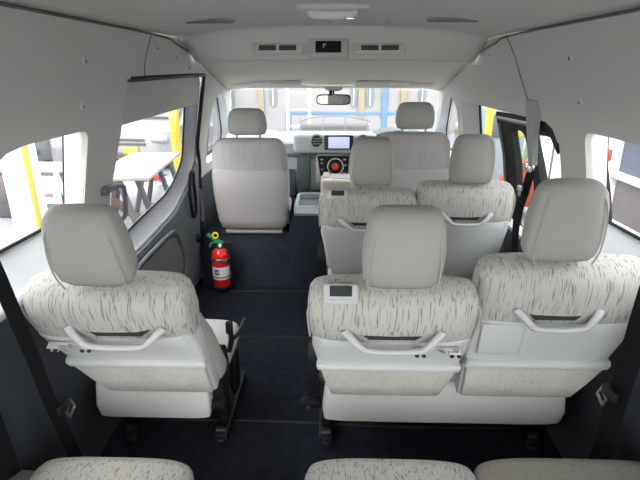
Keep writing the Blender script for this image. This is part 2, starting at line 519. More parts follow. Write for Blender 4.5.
# door_2 : right sliding door, slid part way back along the outside
def door2():
    off = .10
    o_ = rnd([(1.70, -.2), (1.70, 1.24), (2.78, 1.20), (2.80, .62), (2.76, -.2)], [.02, .06, .03, .2, .03])
    h_ = rnd([(2.30, .60), (2.38, 1.135), (2.57, 1.130), (2.59, .60)], [.05, .05, .03, .03])
    g_ = rnd([(1.76, .60), (1.76, 1.16), (2.29, 1.14), (2.20, .60)], [.05, .08, .03, .03])
    d = struct(link('door_2', sheet_bm(o_, [h_, g_], 1, off, .07, .035), 'seal'))
    link('glass_pane', pane_bm(h_, 1, off+.018), 'glass', d); link('glass_pane', pane_bm(g_, 1, off+.018), 'glass', d)
    bm = B(); tube(bm, wall_path([(1.75, 1.205), (2.3, 1.180), (2.74, 1.168)], 1, off-.004), .010, 8); link('guide_rail', bm, 'grip', d)
    bm = B(); tube(bm, wall_path([(2.73, 1.14), (2.74, .9), (2.74, .62)], 1, off-.006), .008, 8); link('edge_strip', bm, 'grip', d)
door2()

# seams between trim panels
for n, pp, side in ((10, [(2.00, 1.39), (1.99, 1.45), (2.04, 1.55)], -1), (11, [(2.20, 1.555), (2.10, 1.45), (2.02, 1.32), (1.98, 1.26)], 1)):
    bm = B(); tube(bm, wall_path(pp, side, .001), .0035, 6); struct(link('trim_%d' % n, bm, 'seam'))

# floor: carpet with raised seams
def slab(name, c, s, m, bev=.01):
    bm = B(); box(bm, c, s, bev); return struct(link(name, bm, m))
slab('floor', (0, 1.10, -.02), (2.02, 4.0, .04), 'carpet', 0)
for n, y in ((12, 1.66), (13, 2.34), (14, 2.93)):
    bm = B(); tube(bm, smooth_path([(-.86, y, .002), (-.3, y+.01, .002), (.3, y-.01, .002), (.86, y, .002)]), .007, 6, flat=1.4); struct(link('trim_%d' % n, bm, 'seal'))
# riser up to the cab with the engine hump
bm = B()
prof = [(3.02, 0), (3.06, .05), (3.08, .22), (3.13, .31), (3.20, .34), (4.40, .34), (4.40, -.04), (3.02, -.04)]
prism(bm, [(-.90, y, z) for (y, z) in prof], (1.80, 0, 0)); bevel_all(bm, .012)
struct(link('trim_15', bm, 'carpet2'))
bm = B()
loft(bm, [(.0, .03, 3.45, .40, .43, 6), (.30, .03, 3.45, .35, .41, 6), (.44, .02, 3.45, .31, .39, 6), (.485, .02, 3.45, .30, .37, 6), (.493, .02, 3.45, .28, .35, 6)], 48)
struct(link('trim_16', bm, 'carpet2'))
# ceiling of the passenger cell, crowned, with the step at the cab
def grid(fn, us, vs):
    bm = bmesh.new(); G = [[bm.verts.new(fn(u, v)) for v in vs] for u in us]
    for i in range(len(us)-1):
        for j in range(len(vs)-1): bm.faces.new((G[i][j], G[i+1][j], G[i+1][j+1], G[i][j+1]))
    return bm
def solid(o, th, off=1):
    s = o.modifiers.new('solid', 'SOLIDIFY'); s.thickness = th; s.offset = off; return o
def lin(a, b, n): return [a+(b-a)*i/n for i in range(n+1)]
XS = lin(-.725, .725, 30)
def zc(x): return 1.556+.050*(1-abs(x/.725)**3)
def sstep(a, b, t):
    t = max(0, min(1, (t-a)/(b-a))); return t*t*(3-2*t)
def ceil_pt(x, y):
    q = 1-abs(x/.725)**4
    # face of the step bows back towards the sides
    y0 = 2.40; 
    if y <= 2.38: return (x, y, zc(x))
    z = zc(x)
    s = sstep(2.38, 2.425+.30*(1-q), y)
    zb = 1.452+.01*(1-abs(x/.725)**2) 
    return (x, y, z+(zb-z)*s)
YS = lin(-.9, 2.3, 16)+lin(2.34, 2.78, 24)
c = struct(solid(link('ceiling', grid(ceil_pt, XS, YS), 'headliner', angle=60), .02))
def cab_pt(x, y):
    t = (y-2.76)/(3.66-2.76); hw = .725+.05*max(0, t); q = x/.76
    return (q*hw, y, 1.450+.012*(1-abs(q)**2)-.150*t-.03*abs(q)**6*max(0, t))
c2 = struct(solid(link('trim_17', grid(cab_pt, lin(-.76, .76, 30), lin(2.74, 3.68, 18)), 'cab_liner', angle=60), .03))
# long seam where the ceiling meets the walls
for n, side in ((18, -1), (19, 1)):
    bm = B(); tube(bm, smooth_path([(side*.722, -.85, 1.553), (side*.722, 1.2, 1.553), (side*.722, 2.15, 1.550), (side*.725, 2.35, 1.530), (side*.728, 2.60, 1.500), (side*.722, 2.95, 1.462)], 6), .0042, 8)
    struct(link('trim_%d' % n, bm, 'seam'))

# firewall, windscreen and its pillars
def ws(x, t): # windscreen surface, t 0 top .. 1 base
    b = 1-(abs(x)/.84)**2
    return (x*(1+.10*t), 3.66+.62*t+.10*b, 1.30-.42*t)
w = struct(link('window_7', grid(lambda u, v: ws(u, v), lin(-.80, .80, 20), lin(0, 1, 8)), 'glass', angle=80)); solid(w, .005)
for n, side in ((20, -1), (21, 1)):
    bm = B(); tube(bm, [ws(side*.81, t) for t in lin(-.02, 1.1, 8)], [.035]*9, 12, flat=.8); struct(link('trim_%d' % n, bm, 'pillar'))
bm = B(); tube(bm, [ws(x, -.03) for x in lin(-.82, .82, 16)], .026, 12, flat=1.2); struct(link('trim_22', bm, 'cab_liner'))
slab('wall_front', (0, 4.38, .40), (1.86, .06, .90), 'dash_dark')

# ------------------------------------------------------------------ ceiling fittings
# rear air unit grilles and small display in the step's face
def step_face(x): return 2.395
FT = Matrix.Translation((0, 2.402, 1.512)) @ Matrix.Rotation(R(-32), 4, 'X')   # local z up the face, y forward
def face_thing(name, label, cat, x, group=None):
    t = thing(name, label, cat, (x, 2.405, 1.508), 0, group)
    return t, Matrix.Rotation(R(-22), 4, 'X')
for k, (cx, s) in enumerate(((-.262, 'left'), (.212, 'right'))):
    t, m = face_thing('air_vent', 'twin-slot grey air outlet in the ceiling step to the %s of the small dark display' % s, 'air vent', cx, 'air outlets in the ceiling step')
    bm = B(); box(bm, (0, .0, 0), (.245, .030, .048), .010, m, 3); link('frame', bm, 'headliner', t)
    bm = B()
    for sx in (-.047, .047):
        box(bm, (sx, -.014, 0), (.080, .008, .024), .003, m)
    link('recess', bm, 'recess', t)
    for sx in (-.047, .047):
        bm = B()
        for i in range(7): box(bm, (sx-.033+i*.011, -.018, 0), (.0022, .006, .022), 0, m)
        for i in range(2): box(bm, (sx, -.019, -.005+i*.01), (.078, .004, .0016), 0, m)
        link('louvre', bm, 'grip', t)
t, m = face_thing('ceiling_display', 'small black clock display in a raised square frame between the air vents', 'display', -.026)
bm = B(); box(bm, (0, -.004, -.002), (.190, .050, .088), .014, m, 3); link('frame', bm, 'wall', t)
bm = B(); box(bm, (0, -.0275, -.002), (.120, .006, .056), .004, m); link('screen', bm, 'black', t)
bm = B(); box(bm, (-.022, -.0315, .002), (.004, .002, .018), 0, m); box(bm, (-.015, -.0315, .008), (.008, .002, .004), 0, m); link('digit_mark', bm, 'label_white', t)

# dome lamp
t = thing('dome_lamp', 'oval ceiling lamp with clear lens near the top centre of the photo', 'ceiling lamp', (-.004, 1.66, 1.606))
bm = B(); loft(bm, [(0, 0, 0, .120, .048, 3), (-.010, 0, 0, .118, .046, 3), (-.015, 0, 0, .105, .040, 3)], 40); link('base', bm, 'wall', t)
bm = B(); loft(bm, [(-.012, 0, 0, .085, .036, 2.4), (-.028, 0, 0, .078, .032, 2.4), (-.037, 0, 0, .058, .022, 2.4)], 40); link('lens', bm, 'lens', t)
bm = B(); box(bm, (.055, -.010, -.036), (.030, .014, .008), .003); link('switch', bm, 'chrome', t)
bm = B(); tube(bm, [(.082*math.cos(a), .034*math.sin(a), -.016) for a in lin(0, 2*PI*31/32, 31)], .004, 8, closed=True); link('trim_ring', bm, 'metal', t)
for cx, s in ((-.468, 'left'), (.440, 'right')):
    t = thing('ceiling_slot_vent', 'long thin dark slot vent in the ceiling %s of the dome lamp' % s, 'air vent', (cx, 1.95, zc(cx)-.002), 0, 'slot vents beside the dome lamp')
    bm = B(); loft(bm, [(0, 0, 0, .100, .018, 3), (-.007, 0, 0, .096, .015, 3)], 32); link('frame', bm, 'grip', t)
    bm = B()
    for i in range(16): box(bm, (-.083+i*.011, 0, -.008), (.004, .018, .003), 0)
    link('louvre', bm, 'recess', t)
for k, cx in enumerate((-.26, -.02, .22)):
    bm = B(); lathe(bm, (cx, 2.20, zc(cx)-.004), [(.010, 0), (.010, .004)], 14)
    tag(link('ceiling_clip', bm, 'wall'), 'small round ceiling clip %s, behind the air vents' % ('left of centre', 'at the centre', 'right of centre')[k], 'clip', 'ceiling clips')
# coat hook caps on the upper walls
hk = [(-1, 1.50, 1.445, 'upper small hook cap on the left wall above the rear window'), (-1, 1.50, 1.315, 'lower small hook cap on the left wall above the rear window'),
      (-1, 2.10, 1.505, 'small hook cap on the left wall just ahead of the trim seam'), (-1, 2.36, 1.475, 'small hook cap on the left wall above the sliding door window'),
      (-1, 2.60, 1.43, 'foremost small hook cap on the left wall'),
      (1, 1.62, 1.455, 'upper small hook cap on the right wall above the rear window'), (1, 1.57, 1.325, 'lower small hook cap on the right wall above the rear window'),
      (1, 2.42, 1.485, 'small hook cap on the right wall ahead of the trim seam'), (1, 2.66, 1.44, 'foremost small hook cap on the right wall')]
for side, y, z, lb in hk:
    t = thing('coat_hook', lb, 'hook', (side*X(z), y, z), 0, 'hook caps on the upper walls')
    t.scale = (.8, .7, .75)
    bm = B(); box(bm, (0, 0, 0), (.012, .018, .030), .005); link('cap', bm, 'wall', t)
    bm = B(); box(bm, (-side*.008, 0, -.006), (.010, .008, .012), .003); link('hook', bm, 'grip', t)

# ------------------------------------------------------------------ seats
def rx(y0, z0, deg, x0=0): return Matrix.Translation((x0, y0, z0)) @ Matrix.Rotation(R(deg), 4, 'X')

def backrest(parent, x0, y0, z0, deg, side='', guide=False, bracket=False, skew=0, cloth='streak', tall=0, flap=False, w=1.0, hx=0, hook=False, top_only=False, has_head=True, hscale=1, pz=(.165, .345), pocket=True, hup=0, hdx=0, hsc=1):
    """one reclined seat back: padded cloth part, plastic back shell, pocket, grab bar, headrest (x0 centre)"""
    m = rx(y0, z0, deg, x0)
    ZM = [(-.2, -.05), (.03, pz[0]), (.19, pz[1]), (.285, .438), (.33, .462), (.398, .510), (.47, .550), (.56, .588), (.60, .610), (.634, .634), (2, 2)]
    def fin(bm):
        for v in bm.verts:
            z = v.co.z - (tall if v.co.z > .5 else 0)
            for (a, za), (b, zb) in zip(ZM[:-1], ZM[1:]):
                if a <= z <= b: z = za+(zb-za)*(z-a)/(b-a); break
            v.co.z = z + (tall if v.co.z > .5 else 0)
            v.co = m @ v.co
        return bm
    def sk(z): return skew*(min(z, .33)-.33)
    bm = B()
    if top_only:
        rg = [(.02, 0, 0, .19, .05), (.05, 0, 0, .215, .07), (.2, 0, 0, .235, .08), (.36, 0, 0, .24, .08), (.45, 0, 0, .22, .06), (.48, 0, 0, .17, .025)]
    else:
        T = tall
        rg = [(.285, 0, -.015, .222, .052), (.300, 0, -.018, .236, .068), (.33, 0, -.020, .243, .077), (.39, 0, -.020, .246, .080), (.47+T*.6, 0, -.020, .245, .080),
              (.54+T, 0, -.020, .242, .076), (.585+T, 0, -.018, .239, .068), (.612+T, 0, -.015, .230, .055), (.628+T, 0, -.012, .212, .037), (.634+T, 0, -.01, .185, .018)]
    rg = [(h, cx+sk(h), cy, hw*w, hd) for (h, cx, cy, hw, hd) in rg]
    loft(bm, rg, 56, 4.2)
    br = link('backrest', fin(bm), cloth, parent, angle=60)
    if top_only: return br
    # piping round the shoulder edge
    bm = B()
    pp = [(sk(.31)-.238*w, -.055, .31), (sk(.45)-.243*w, -.058, .45), (sk(.56)-.238*w, -.05, .555+tall), (sk(.6)-.215*w, -.045, .60+tall), (sk(.6)-.17*w, -.042, .617+tall), (sk(.6), -.040, .622+tall), (sk(.6)+.17*w, -.042, .617+tall), (sk(.6)+.215*w, -.045, .60+tall), (sk(.56)+.238*w, -.05, .555+tall), (sk(.45)+.243*w, -.058, .45), (sk(.31)+.238*w, -.055, .31)]
    tube(bm, smooth_path([Vector(p)+Vector((0, -.012, 0)) for p in pp], 4), .0035, 6)
    link('piping', fin(bm), 'fabric', br)
    # inner body / front cushion lower half
    bm = B()
    loft(bm, [(.02, sk(.05), .01, .19*w, .040), (.05, sk(.05), .01, .205*w, .055), (.2, sk(.2), .01, .222*w, .060), (.30, sk(.3), .005, .226*w, .058)], 48, 4)
    link('lower_cushion', fin(bm), 'fabric', br)
    # plastic back shell
    bm = B()
    loft(bm, [(.030, sk(.03), -.040, .178*w, .030, 6), (.06, sk(.06), -.042, .188*w, .036, 6), (.18, sk(.18), -.045, .217*w, .042, 6), (.27, sk(.27), -.048, .233*w, .046, 6), (.325, sk(.32), -.050, .230*w, .046, 6), (.34, sk(.33), -.048, .20*w, .040, 6)], 56, 6)
    bs = link('back_panel', fin(bm), 'panel', parent, angle=50)
    if pocket:
        # pocket: net with a rolled rim
        bm = B()
        loft(bm, [(.036, sk(.04), -.066, .168*w, .010, 8), (.045, sk(.05), -.072, .176*w, .014, 8), (.11, sk(.11), -.080, .192*w, .016, 8), (.175, sk(.175), -.084, .209*w, .014, 8)], 56, 8)
        pk = link('seat_pocket', fin(bm), 'net', parent, angle=50)
        bm = B()
        loft(bm, [(.172, sk(.175), -.084, .212*w, .014, 8), (.178, sk(.175), -.086, .218*w, .018, 8), (.190, sk(.19), -.086, .220*w, .017, 8), (.197, sk(.2), -.082, .216*w, .012, 8)], 56, 8)
        link('pocket_rim', fin(bm), 'panel', pk, angle=50)
    # grab bar: dark pad behind paints in the gap's shade, bar standing off
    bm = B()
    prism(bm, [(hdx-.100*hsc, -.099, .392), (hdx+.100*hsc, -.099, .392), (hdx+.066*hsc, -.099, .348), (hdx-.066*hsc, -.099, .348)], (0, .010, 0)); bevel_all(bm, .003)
    link('handle_gap_shade', fin(bm), 'recess', br)
    bm = B()
    hp = smooth_path([(-.138, -.098, .402), (-.125, -.112, .392), (-.100, -.128, .364), (-.074, -.132, .340), (0, -.134, .334), (.074, -.132, .340), (.100, -.128, .364), (.125, -.112, .392), (.138, -.098, .402)], 5)
    rr = [.0125+.0045*abs(i/(len(hp)-1)*2-1)**2 for i in range(len(hp))]
    tube(bm, [Vector((p.x*hsc+hdx+sk(.35), p.y, p.z)) for p in hp], rr, 14, flat=.8)
    gb = link('grab_handle', fin(bm), 'panel', parent)
    if guide:
        gx = -.150+sk(.58)
        bm = B(); gm = Matrix.Translation((gx, -.058, .614)) @ Matrix.Rotation(R(-38), 4, 'X'); box(bm, (0, 0, 0), (.098, .026, .062), .009, gm, 3); bg = link('belt_guide', fin(bm), 'panel', parent); bg['label'] = 'pale belt guide bezel on the shoulder'
        bm = B(); box(bm, (0, -.010, .012), (.062, .012, .030), .003, gm); link('guide_slot', fin(bm), 'recess', bg)
        bm = B(); box(bm, (0, -.013, -.018), (.082, .006, .014), .002, gm); link('guide_lip', fin(bm), 'panel', bg)
    if bracket:
        bx = (.132 if side != 'l' else -.130)+sk(.3)
        bm = B(); box(bm, (bx, -.105, .300), (.130, .012, .012), .003)
        for q in (-.05, .05):
            box(bm, (bx+q, -.110, .285), (.034, .022, .026), .004)
        bk = link('hook_bracket', fin(bm), 'panel', parent)
        bm = B()
        for q in (-.06, -.04, .04, .06):
            cyl(bm, (bx+q, -.120, .284), (bx+q, -.126, .284), .006, n=10)
        link('screw', fin(bm), 'dark_steel', bk)
        bm = B(); cyl(bm, (bx, -.11, .305), (bx+.018, -.13, .325), .004, n=8); cyl(bm, (bx+.045, -.11, .310), (bx+.055, -.13, .325), .004, n=8); link('hook', fin(bm), 'metal', bk)
    if flap:
        bm = B(); box(bm, (-.155+sk(.27), -.094, .268), (.130, .012, .100), .010, None, 3); fl = link('back_flap', fin(bm), 'panel', bs)
        bm = B(); tube(bm, smooth_path([(-.085+sk(.3), -.102, .345), (-.080+sk(.3), -.108, .325), (-.086+sk(.3), -.106, .312), (-.078+sk(.3), -.106, .292)], 4), .004, 8); link('release_strap', fin(bm), 'black', bs)
    # headrest
    if has_head:
        T = tall; s = hscale
        bm = B()
        hr = [(.640, 0, -.030, .085, .032), (.645, 0, -.030, .100, .045), (.665, 0, -.032, .111, .056), (.71, 0, -.034, .115, .061), (.76, 0, -.032, .114, .060), (.81, 0, -.028, .108, .054), (.845, 0, -.024, .099, .046), (.862, 0, -.021, .086, .034), (.870, 0, -.019, .066, .018)]
        hr = [(h+T*1.1+hup, hx+sk(.6), cy, hw*s, hd*s) for (h, cx, cy, hw, hd) in hr]
        loft(bm, hr, 48, 3.6, mtx=m)
        h = link('headrest', bm, 'fabric', parent, angle=60)
        bm = B()
        for q in (-.05, .05): cyl(bm, (hx+sk(.6)+q, -.02, .58+T), (hx+sk(.6)+q, -.025, .68+T*1.1), .006, n=12, mtx=m)
        link('headrest_post', bm, 'chrome', h)
        bm = B()
        for q in (-1, 1):
            pts = [(hx+sk(.6)+q*(a*s), y, z+T*1.1) for (a, y, z) in ((.090, -.078, .655), (.099, -.083, .70), (.096, -.082, .77), (.087, -.070, .83), (.072, -.052, .862))]
            tube(bm, smooth_path(pts, 4), .0025, 6, mtx=m)
        link('headrest_seam', bm, 'fabric', h)
    return br

def cushion(parent, x0, ya, yb, z0=.27, z1=.42, w=.235, m='streak', nm='seat'):
    bm = B(); n = 10; H = z1-z0; zm = (z0+z1)/2
    ys = [(0, .55, .5), (.012, .80, .75), (.035, .94, .92), (.08, 1, 1), (.5, 1, 1.02), (.92, 1, 1), (.965, .97, .94), (.988, .9, .8), (1, .7, .5)]
    L_ = yb-ya
    loft(bm, [(ya+a*L_, x0, zm-(0), w*s, H/2*q, 4) for (a, s, q) in ys], 48, 4, 'y')
    return link(nm, bm, m, parent, angle=60)

def hinge(parent, x, y, z, deg, h=.22, name='recliner'):
    """black recliner bracket at the side of a seat"""
    m = rx(y, z, deg, x)
    bm = B()
    prism(bm, [(-.018, -.075, -.10), (-.018, .02, -.13), (-.018, .06, -.05), (-.018, .055, .06), (-.018, .03, h-.03), (-.018, -.01, h), (-.018, -.04, h-.03), (-.018, -.055, .03)], (.036, 0, 0), m); bevel_all(bm, .008)
    box(bm, (-.01, -.085, -.09), (.075, .035, .035), .010, m)
    o = link(name, bm, 'black', parent)
    bm = B(); cyl(bm, (-.02, -.104, -.092), (-.02, -.108, -.092), .007, n=12, mtx=m); link('bolt', bm, 'metal', o)
    return o

def leg(parent, x, ya, yb, z0=.0):
    bm = B()
    box(bm, (x, (ya+yb)/2, z0+.022), (.055, yb-ya, .044), .006)
    box(bm, (x, ya+.10, z0+.13), (.035, .07, .22), .006); box(bm, (x, yb-.12, z0+.13), (.035, .07, .22), .006)
    o = link('leg', bm, 'black', parent)
    bm = B(); cyl(bm, (x-.02, ya+.02, z0+.05), (x+.02, ya+.02, z0+.05), .014, n=14); box(bm, (x, ya-.005, z0+.02), (.03, .02, .02), .003); link('rail_bolt', bm, 'dark_steel', o)
    return o

def skirt(parent, xa, xb, y, z0=.235, z1=.41):
    """pale vinyl skirt closing the seat base at the back, as one bent moulding"""
    bm = B(); cx = (xa+xb)/2; hw = (xb-xa)/2
    loft(bm, [(z0, cx, y, hw-.02, .020, 7), (z0+.012, cx, y-.012, hw-.006, .036, 7), (z0+.06, cx, y-.018, hw, .040, 7), (z1-.03, cx, y-.012, hw-.008, .040, 7), (z1-.008, cx, y-.004, hw-.02, .034, 7), (z1, cx, y, hw-.035, .022, 7)], 64, 7)
    return link('base_skirt', bm, 'valance', parent, angle=50)

# row 3 (nearest with backs in view)
def bench(y0, lab, rec_a, rec_b, xa=.175, xb=.686, grp=None, tall_a=0, tall_b=0, za=.27, zb=.27, hra=0, hrb=0, hdb=-.025, pock=True, brk=True, flap=True, cloth='streak', xb_skew=.25, hxb=-.040, wb=1.03):
    t = thing('double_bench_seat', lab, 'seat', (0, y0, 0), 0, grp)
    backrest(t, xa, 0, za, rec_a, guide=True, bracket=brk, tall=tall_a, cloth=cloth, pocket=pock, hup=hra, hx=.012, hscale=.93)
    backrest(t, xb, 0, zb, rec_b, flap=flap, pocket=pock, hup=hrb, hscale=.90, pz=(.125, .295), hdx=hdb, hsc=.88, tall=tall_b, skew=xb_skew, hx=hxb, w=wb, cloth=cloth)
    skirt(t, -.030, .815, -.02)
    cushion(t, xa, .02, .50, .31, .46, m='streak_soft'); cushion(t, xb, .02, .50, .31, .46, m='streak_soft')
    hinge(t, -.060, .03, .40, rec_a, .15)
    leg(t, -.02, .08, .52); leg(t, .80, .08, .52)
    bm = B(); box(bm, (.40, .28, .26), (.86, .40, .12), .01); link('seat_frame', bm, 'black', t)
    return t
b3 = bench(1.455, 'patterned double bench seat in the right foreground, grab bars and net pockets behind', 19, 10, brk=True, tall_a=-.014, tall_b=.004, hra=.024, hrb=.012)
b2 = bench(2.46, 'pale patterned double bench seat one row ahead of the large foreground bench', 10, 9, brk=False, flap=False, xb=.655, xb_skew=.0, hxb=.012, wb=.98, tall_a=.0, tall_b=.01, za=.235, zb=.262, hra=.03, pock=False, hdb=.0)
s3 = thing('single_seat', 'pale patterned single seat with headrest by the left rear window', 'seat', (0, 1.455, 0))
backrest(s3, -.648, 0, .27, 19, side='l', bracket=True, skew=-.30, hdx=.03, hx=.004, tall=-.010, hup=.016, w=.99, hscale=.93)
skirt(s3, -.835, -.425, -.02)
cushion(s3, -.635, .02, .46, .255, .365, w=.222, m='valance')
hinge(s3, -.405, .03, .39, 12, .12)
leg(s3, -.80, .08, .52); leg(s3, -.44, .08, .52)
bm = B(); box(bm, (-.64, .28, .26), (.40, .40, .12), .01); link('seat_frame', bm, 'black', s3)
bm = B(); tube(bm, smooth_path([(-.43, .30, .34), (-.395, .30, .37), (-.385, .36, .38), (-.385, .42, .38)], 4), .009, 8); link('recline_lever', bm, 'black', s3)
# black folding tray edge ahead of the seat base, and buckle stalk
bm = B(); tube(bm, smooth_path([(-.400, .16, .38), (-.385, .15, .44), (-.385, .13, .495)], 4), .011, 8); box(bm, (-.384, .125, .505), (.026, .02, .05), .005); link('buckle', bm, 'black', s3)

# row 4: only the front halves of the cushions are in view, backs below the frame
s4 = thing('single_seat', 'cushion of the single seat at the bottom left corner edge of the photo', 'seat', (0, .50, 0))
cushion(s4, -.60, .02, .56, .25, .405, w=.222, m='streak'); leg(s4, -.76, .05, .5); leg(s4, -.44, .05, .5)
bm = B(); box(bm, (-.60, .28, .20), (.36, .42, .10), .01); link('seat_frame', bm, 'black', s4)
b4 = thing('double_bench_seat', 'bench seat at the bottom edge right, pale cushion beside a darker mossy one', 'seat', (0, .50, 0))
cushion(b4, .165, .02, .565, .25, .415, w=.235, m='streak')
q = cushion(b4, .655, .02, .57, .25, .425, w=.265, m='velour'); q['label'] = 'darker mossy grey-green seat cushion'
bm = B(); box(bm, (.42, .50, .315), (.90, .045, .13), .02, None, 4); link('front_skirt', bm, 'valance', b4)
leg(b4, -.02, .05, .5); leg(b4, .80, .05, .5)
bm = B(); box(bm, (.41, .28, .20), (.84, .42, .10), .01); link('seat_frame', bm, 'black', b4)

# cab seats
def front_seat(x, y, lab, z=.395, H=1.0, tall=0):
    t = thing('front_seat', lab, 'seat', (x, y, .34), 0, 'front seats')
    m = rx(0, z-.34, 8)
    bm = B()
    loft(bm, [(.20, 0, 0, .250, .07), (.34, 0, 0, .255, .075), (.48, 0, 0, .248, .075), (.57+tall, 0, 0, .235, .068), (.605+tall, 0, 0, .215, .055), (.622+tall, 0, 0, .19, .038), (.628+tall, 0, 0, .15, .015)], 56, 3.8, mtx=m)
    br = link('backrest', bm, 'streak_soft', t, angle=60)
    bm = B()
    loft(bm, [(-.01, 0, -.012, .205, .045, 5), (.0, 0, -.012, .222, .058, 5), (.06, 0, -.012, .240, .066, 5), (.25, 0, -.013, .254, .070, 5), (.40, 0, -.010, .252, .072, 5), (.425, 0, -.005, .235, .068, 5)], 56, 5, mtx=m)
    link('back_panel', bm, 'cab_back', t, angle=60)
    bm = B(); box(bm, (0, -.03, -.035), (.40, .05, .030), .012, m, 3); link('back_hem', bm, 'cab_back', t)
    bm = B(); box(bm, (0, -.005, -.065), (.48, .07, .03), .01, m, 3); link('seat_rail', bm, 'black', t)
    bm = B()
    loft(bm, [(.655, 0, 0, .100, .035), (.662, 0, 0, .115, .045), (.70, 0, 0, .124, .055), (.76, 0, 0, .118, .052), (.795, 0, 0, .105, .042), (.812, 0, 0, .085, .025), (.817, 0, 0, .06, .01)], 48, 3.4, mtx=m)
    for v in bm.verts: v.co.z += tall
    h = link('headrest', bm, 'fabric', t, angle=60)
    bm = B()
    for q in (-.075, .075): cyl(bm, (q, 0, .60+tall), (q, 0, .68+tall), .007, n=12, mtx=m)
    link('headrest_post', bm, 'chrome', h)
    bm = B(); loft(bm, [(.06+a*.42, 0, .09, .25*s, .075*s, 4) for (a, s) in ((0, .8), (.05, 1), (.9, 1), (1, .8))], 40, 4, 'y'); link('seat', bm, 'fabric', t)
    return t, m
fl, m = front_seat(-.545, 3.20, 'grey front passenger seat on the left with plain pale back panel', tall=-.015)
bm = B(); tube(bm, smooth_path([(.255, -.03, .10), (.275, -.02, .22), (.262, -.01, .27), (.25, 0, .26)], 4), .010, 8); box(bm, (.262, .0, .04), (.03, .10, .12), .01); link('recliner_cover', bm, 'black', fl)
fr, m = front_seat(.520, 3.26, 'grey driver seat behind the steering wheel, with raised headrest', tall=.02)

# ------------------------------------------------------------------ dashboard
DY = 3.86
d = thing('dashboard', 'pale grey dashboard below the windscreen with centre screen, vents and heater panel', 'dashboard', (0, DY, .34))
def dz(z): return z-.34
bm = B()
prism(bm, [(-.86, 0, dz(.76)), (-.86, -.015, dz(.86)), (-.86, .02, dz(.905)), (-.86, .10, dz(.925)), (-.86, .46, dz(.90)), (-.86, .46, dz(.50)), (-.86, .06, dz(.50)), (-.86, .05, dz(.72))], (1.72, 0, 0)); bevel_all(bm, .012)
link('dash_top', bm, 'dash', d)
bm = B(); box(bm, (0, .09, dz(.60)), (1.70, .14, .26), .02); link('lower_panel', bm, 'valance', d)
bm = B(); box(bm, (-.36, .005, dz(.64)), (.34, .04, .24), .02); gl = link('glovebox', bm, 'dash', d)
bm = B(); box(bm, (-.235, -.01, dz(.60)), (.11, .05, .34), .015); link('knee_panel', bm, 'dash_dark', d)
bm = B(); box(bm, (-.44, -.005, dz(.55)), (.28, .05, .22), .015); link('kick_panel', bm, 'dash_dark', d)
# centre stack
bm = B(); box(bm, (.015, -.02, dz(.865)), (.66, .07, .155), .03, None, 4); link('centre_hood', bm, 'dash', d)
bm = B(); box(bm, (.045, -.056, dz(.875)), (.225, .012, .118), .005); sc_ = link('navigation_unit', bm, 'black', d)
bm = B(); box(bm, (.045, -.064, dz(.878)), (.165, .006, .088), .003); link('navigation_screen', bm, 'screen', sc_)
bm = B()
for i in range(4): box(bm, (-.052, -.064, dz(.845+i*.022)), (.014, .005, .012), .001)
link('screen_button', bm, 'grip', sc_)
bm = B(); box(bm, (.045, -.062, dz(.823)), (.21, .006, .010), .002); link('screen_strip', bm, 'grip', sc_)
for vx in (-.128, .232):
    bm = B(); lathe(bm, (vx, -.052, dz(.888)), [(.056, 0), (.056, .010), (.046, .014), (.044, .004)], 32, (0, -1, 0)); v = link('round_vent', bm, 'metal', d)
    bm = B(); lathe(bm, (vx, -.060, dz(.888)), [(.042, 0), (.042, .003)], 28, (0, -1, 0)); link('vent_core', bm, 'recess', v)
    bm = B()
    for i in (-1, 0, 1): box(bm, (vx, -.066, dz(.888)+i*.020), (.076-.02*abs(i), .005, .005), .001)
    link('vent_slat', bm, 'metal', v)
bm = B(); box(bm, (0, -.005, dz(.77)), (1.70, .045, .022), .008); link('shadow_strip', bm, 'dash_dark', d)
bm = B(); box(bm, (.015, .0, dz(.66)), (.30, .10, .24), .02); link('centre_stack', bm, 'valance', d)
bm = B(); prism(bm, [(-.125, -.062, dz(.772)), (.130, -.062, dz(.772)), (.118, -.062, dz(.610)), (-.098, -.062, dz(.610))], (0, .015, 0)); bevel_all(bm, .003); hc = link('heater_panel', bm, 'black', d)
bm = B(); tube(bm, [(.02+.062*math.cos(a), -.068, dz(.692)+.062*math.sin(a)) for a in lin(0, 2*PI*31/32, 31)], .006, 8, closed=True); link('dial_ring', bm, 'chrome', hc)
bm = B(); lathe(bm, (.02, -.062, dz(.692)), [(.040, 0), (.038, .014), (.028, .018)], 28, (0, -1, 0)); link('dial', bm, 'dark_steel', hc)
bm = B(); lathe(bm, (.02, -.080, dz(.692)), [(.027, 0), (.024, .006)], 24, (0, -1, 0)); link('dial_centre', bm, 'knob', hc)
bm = B()
for (bx_, bz) in ((-.088, .745), (-.088, .715), (-.085, .665), (.092, .745), (.098, .700), (.090, .640), (-.040, .628), (.060, .628)): box(bm, (bx_, -.064, dz(bz)), (.026, .006, .014), .002)
link('heater_button', bm, 'grip', hc)
bm = B()
for (bx_, bz) in ((-.088, .745), (.092, .745), (-.04, .628), (.098, .700)): box(bm, (bx_, -.068, dz(bz)), (.014, .002, .004), 0)
link('button_mark', bm, 'label_white', hc)
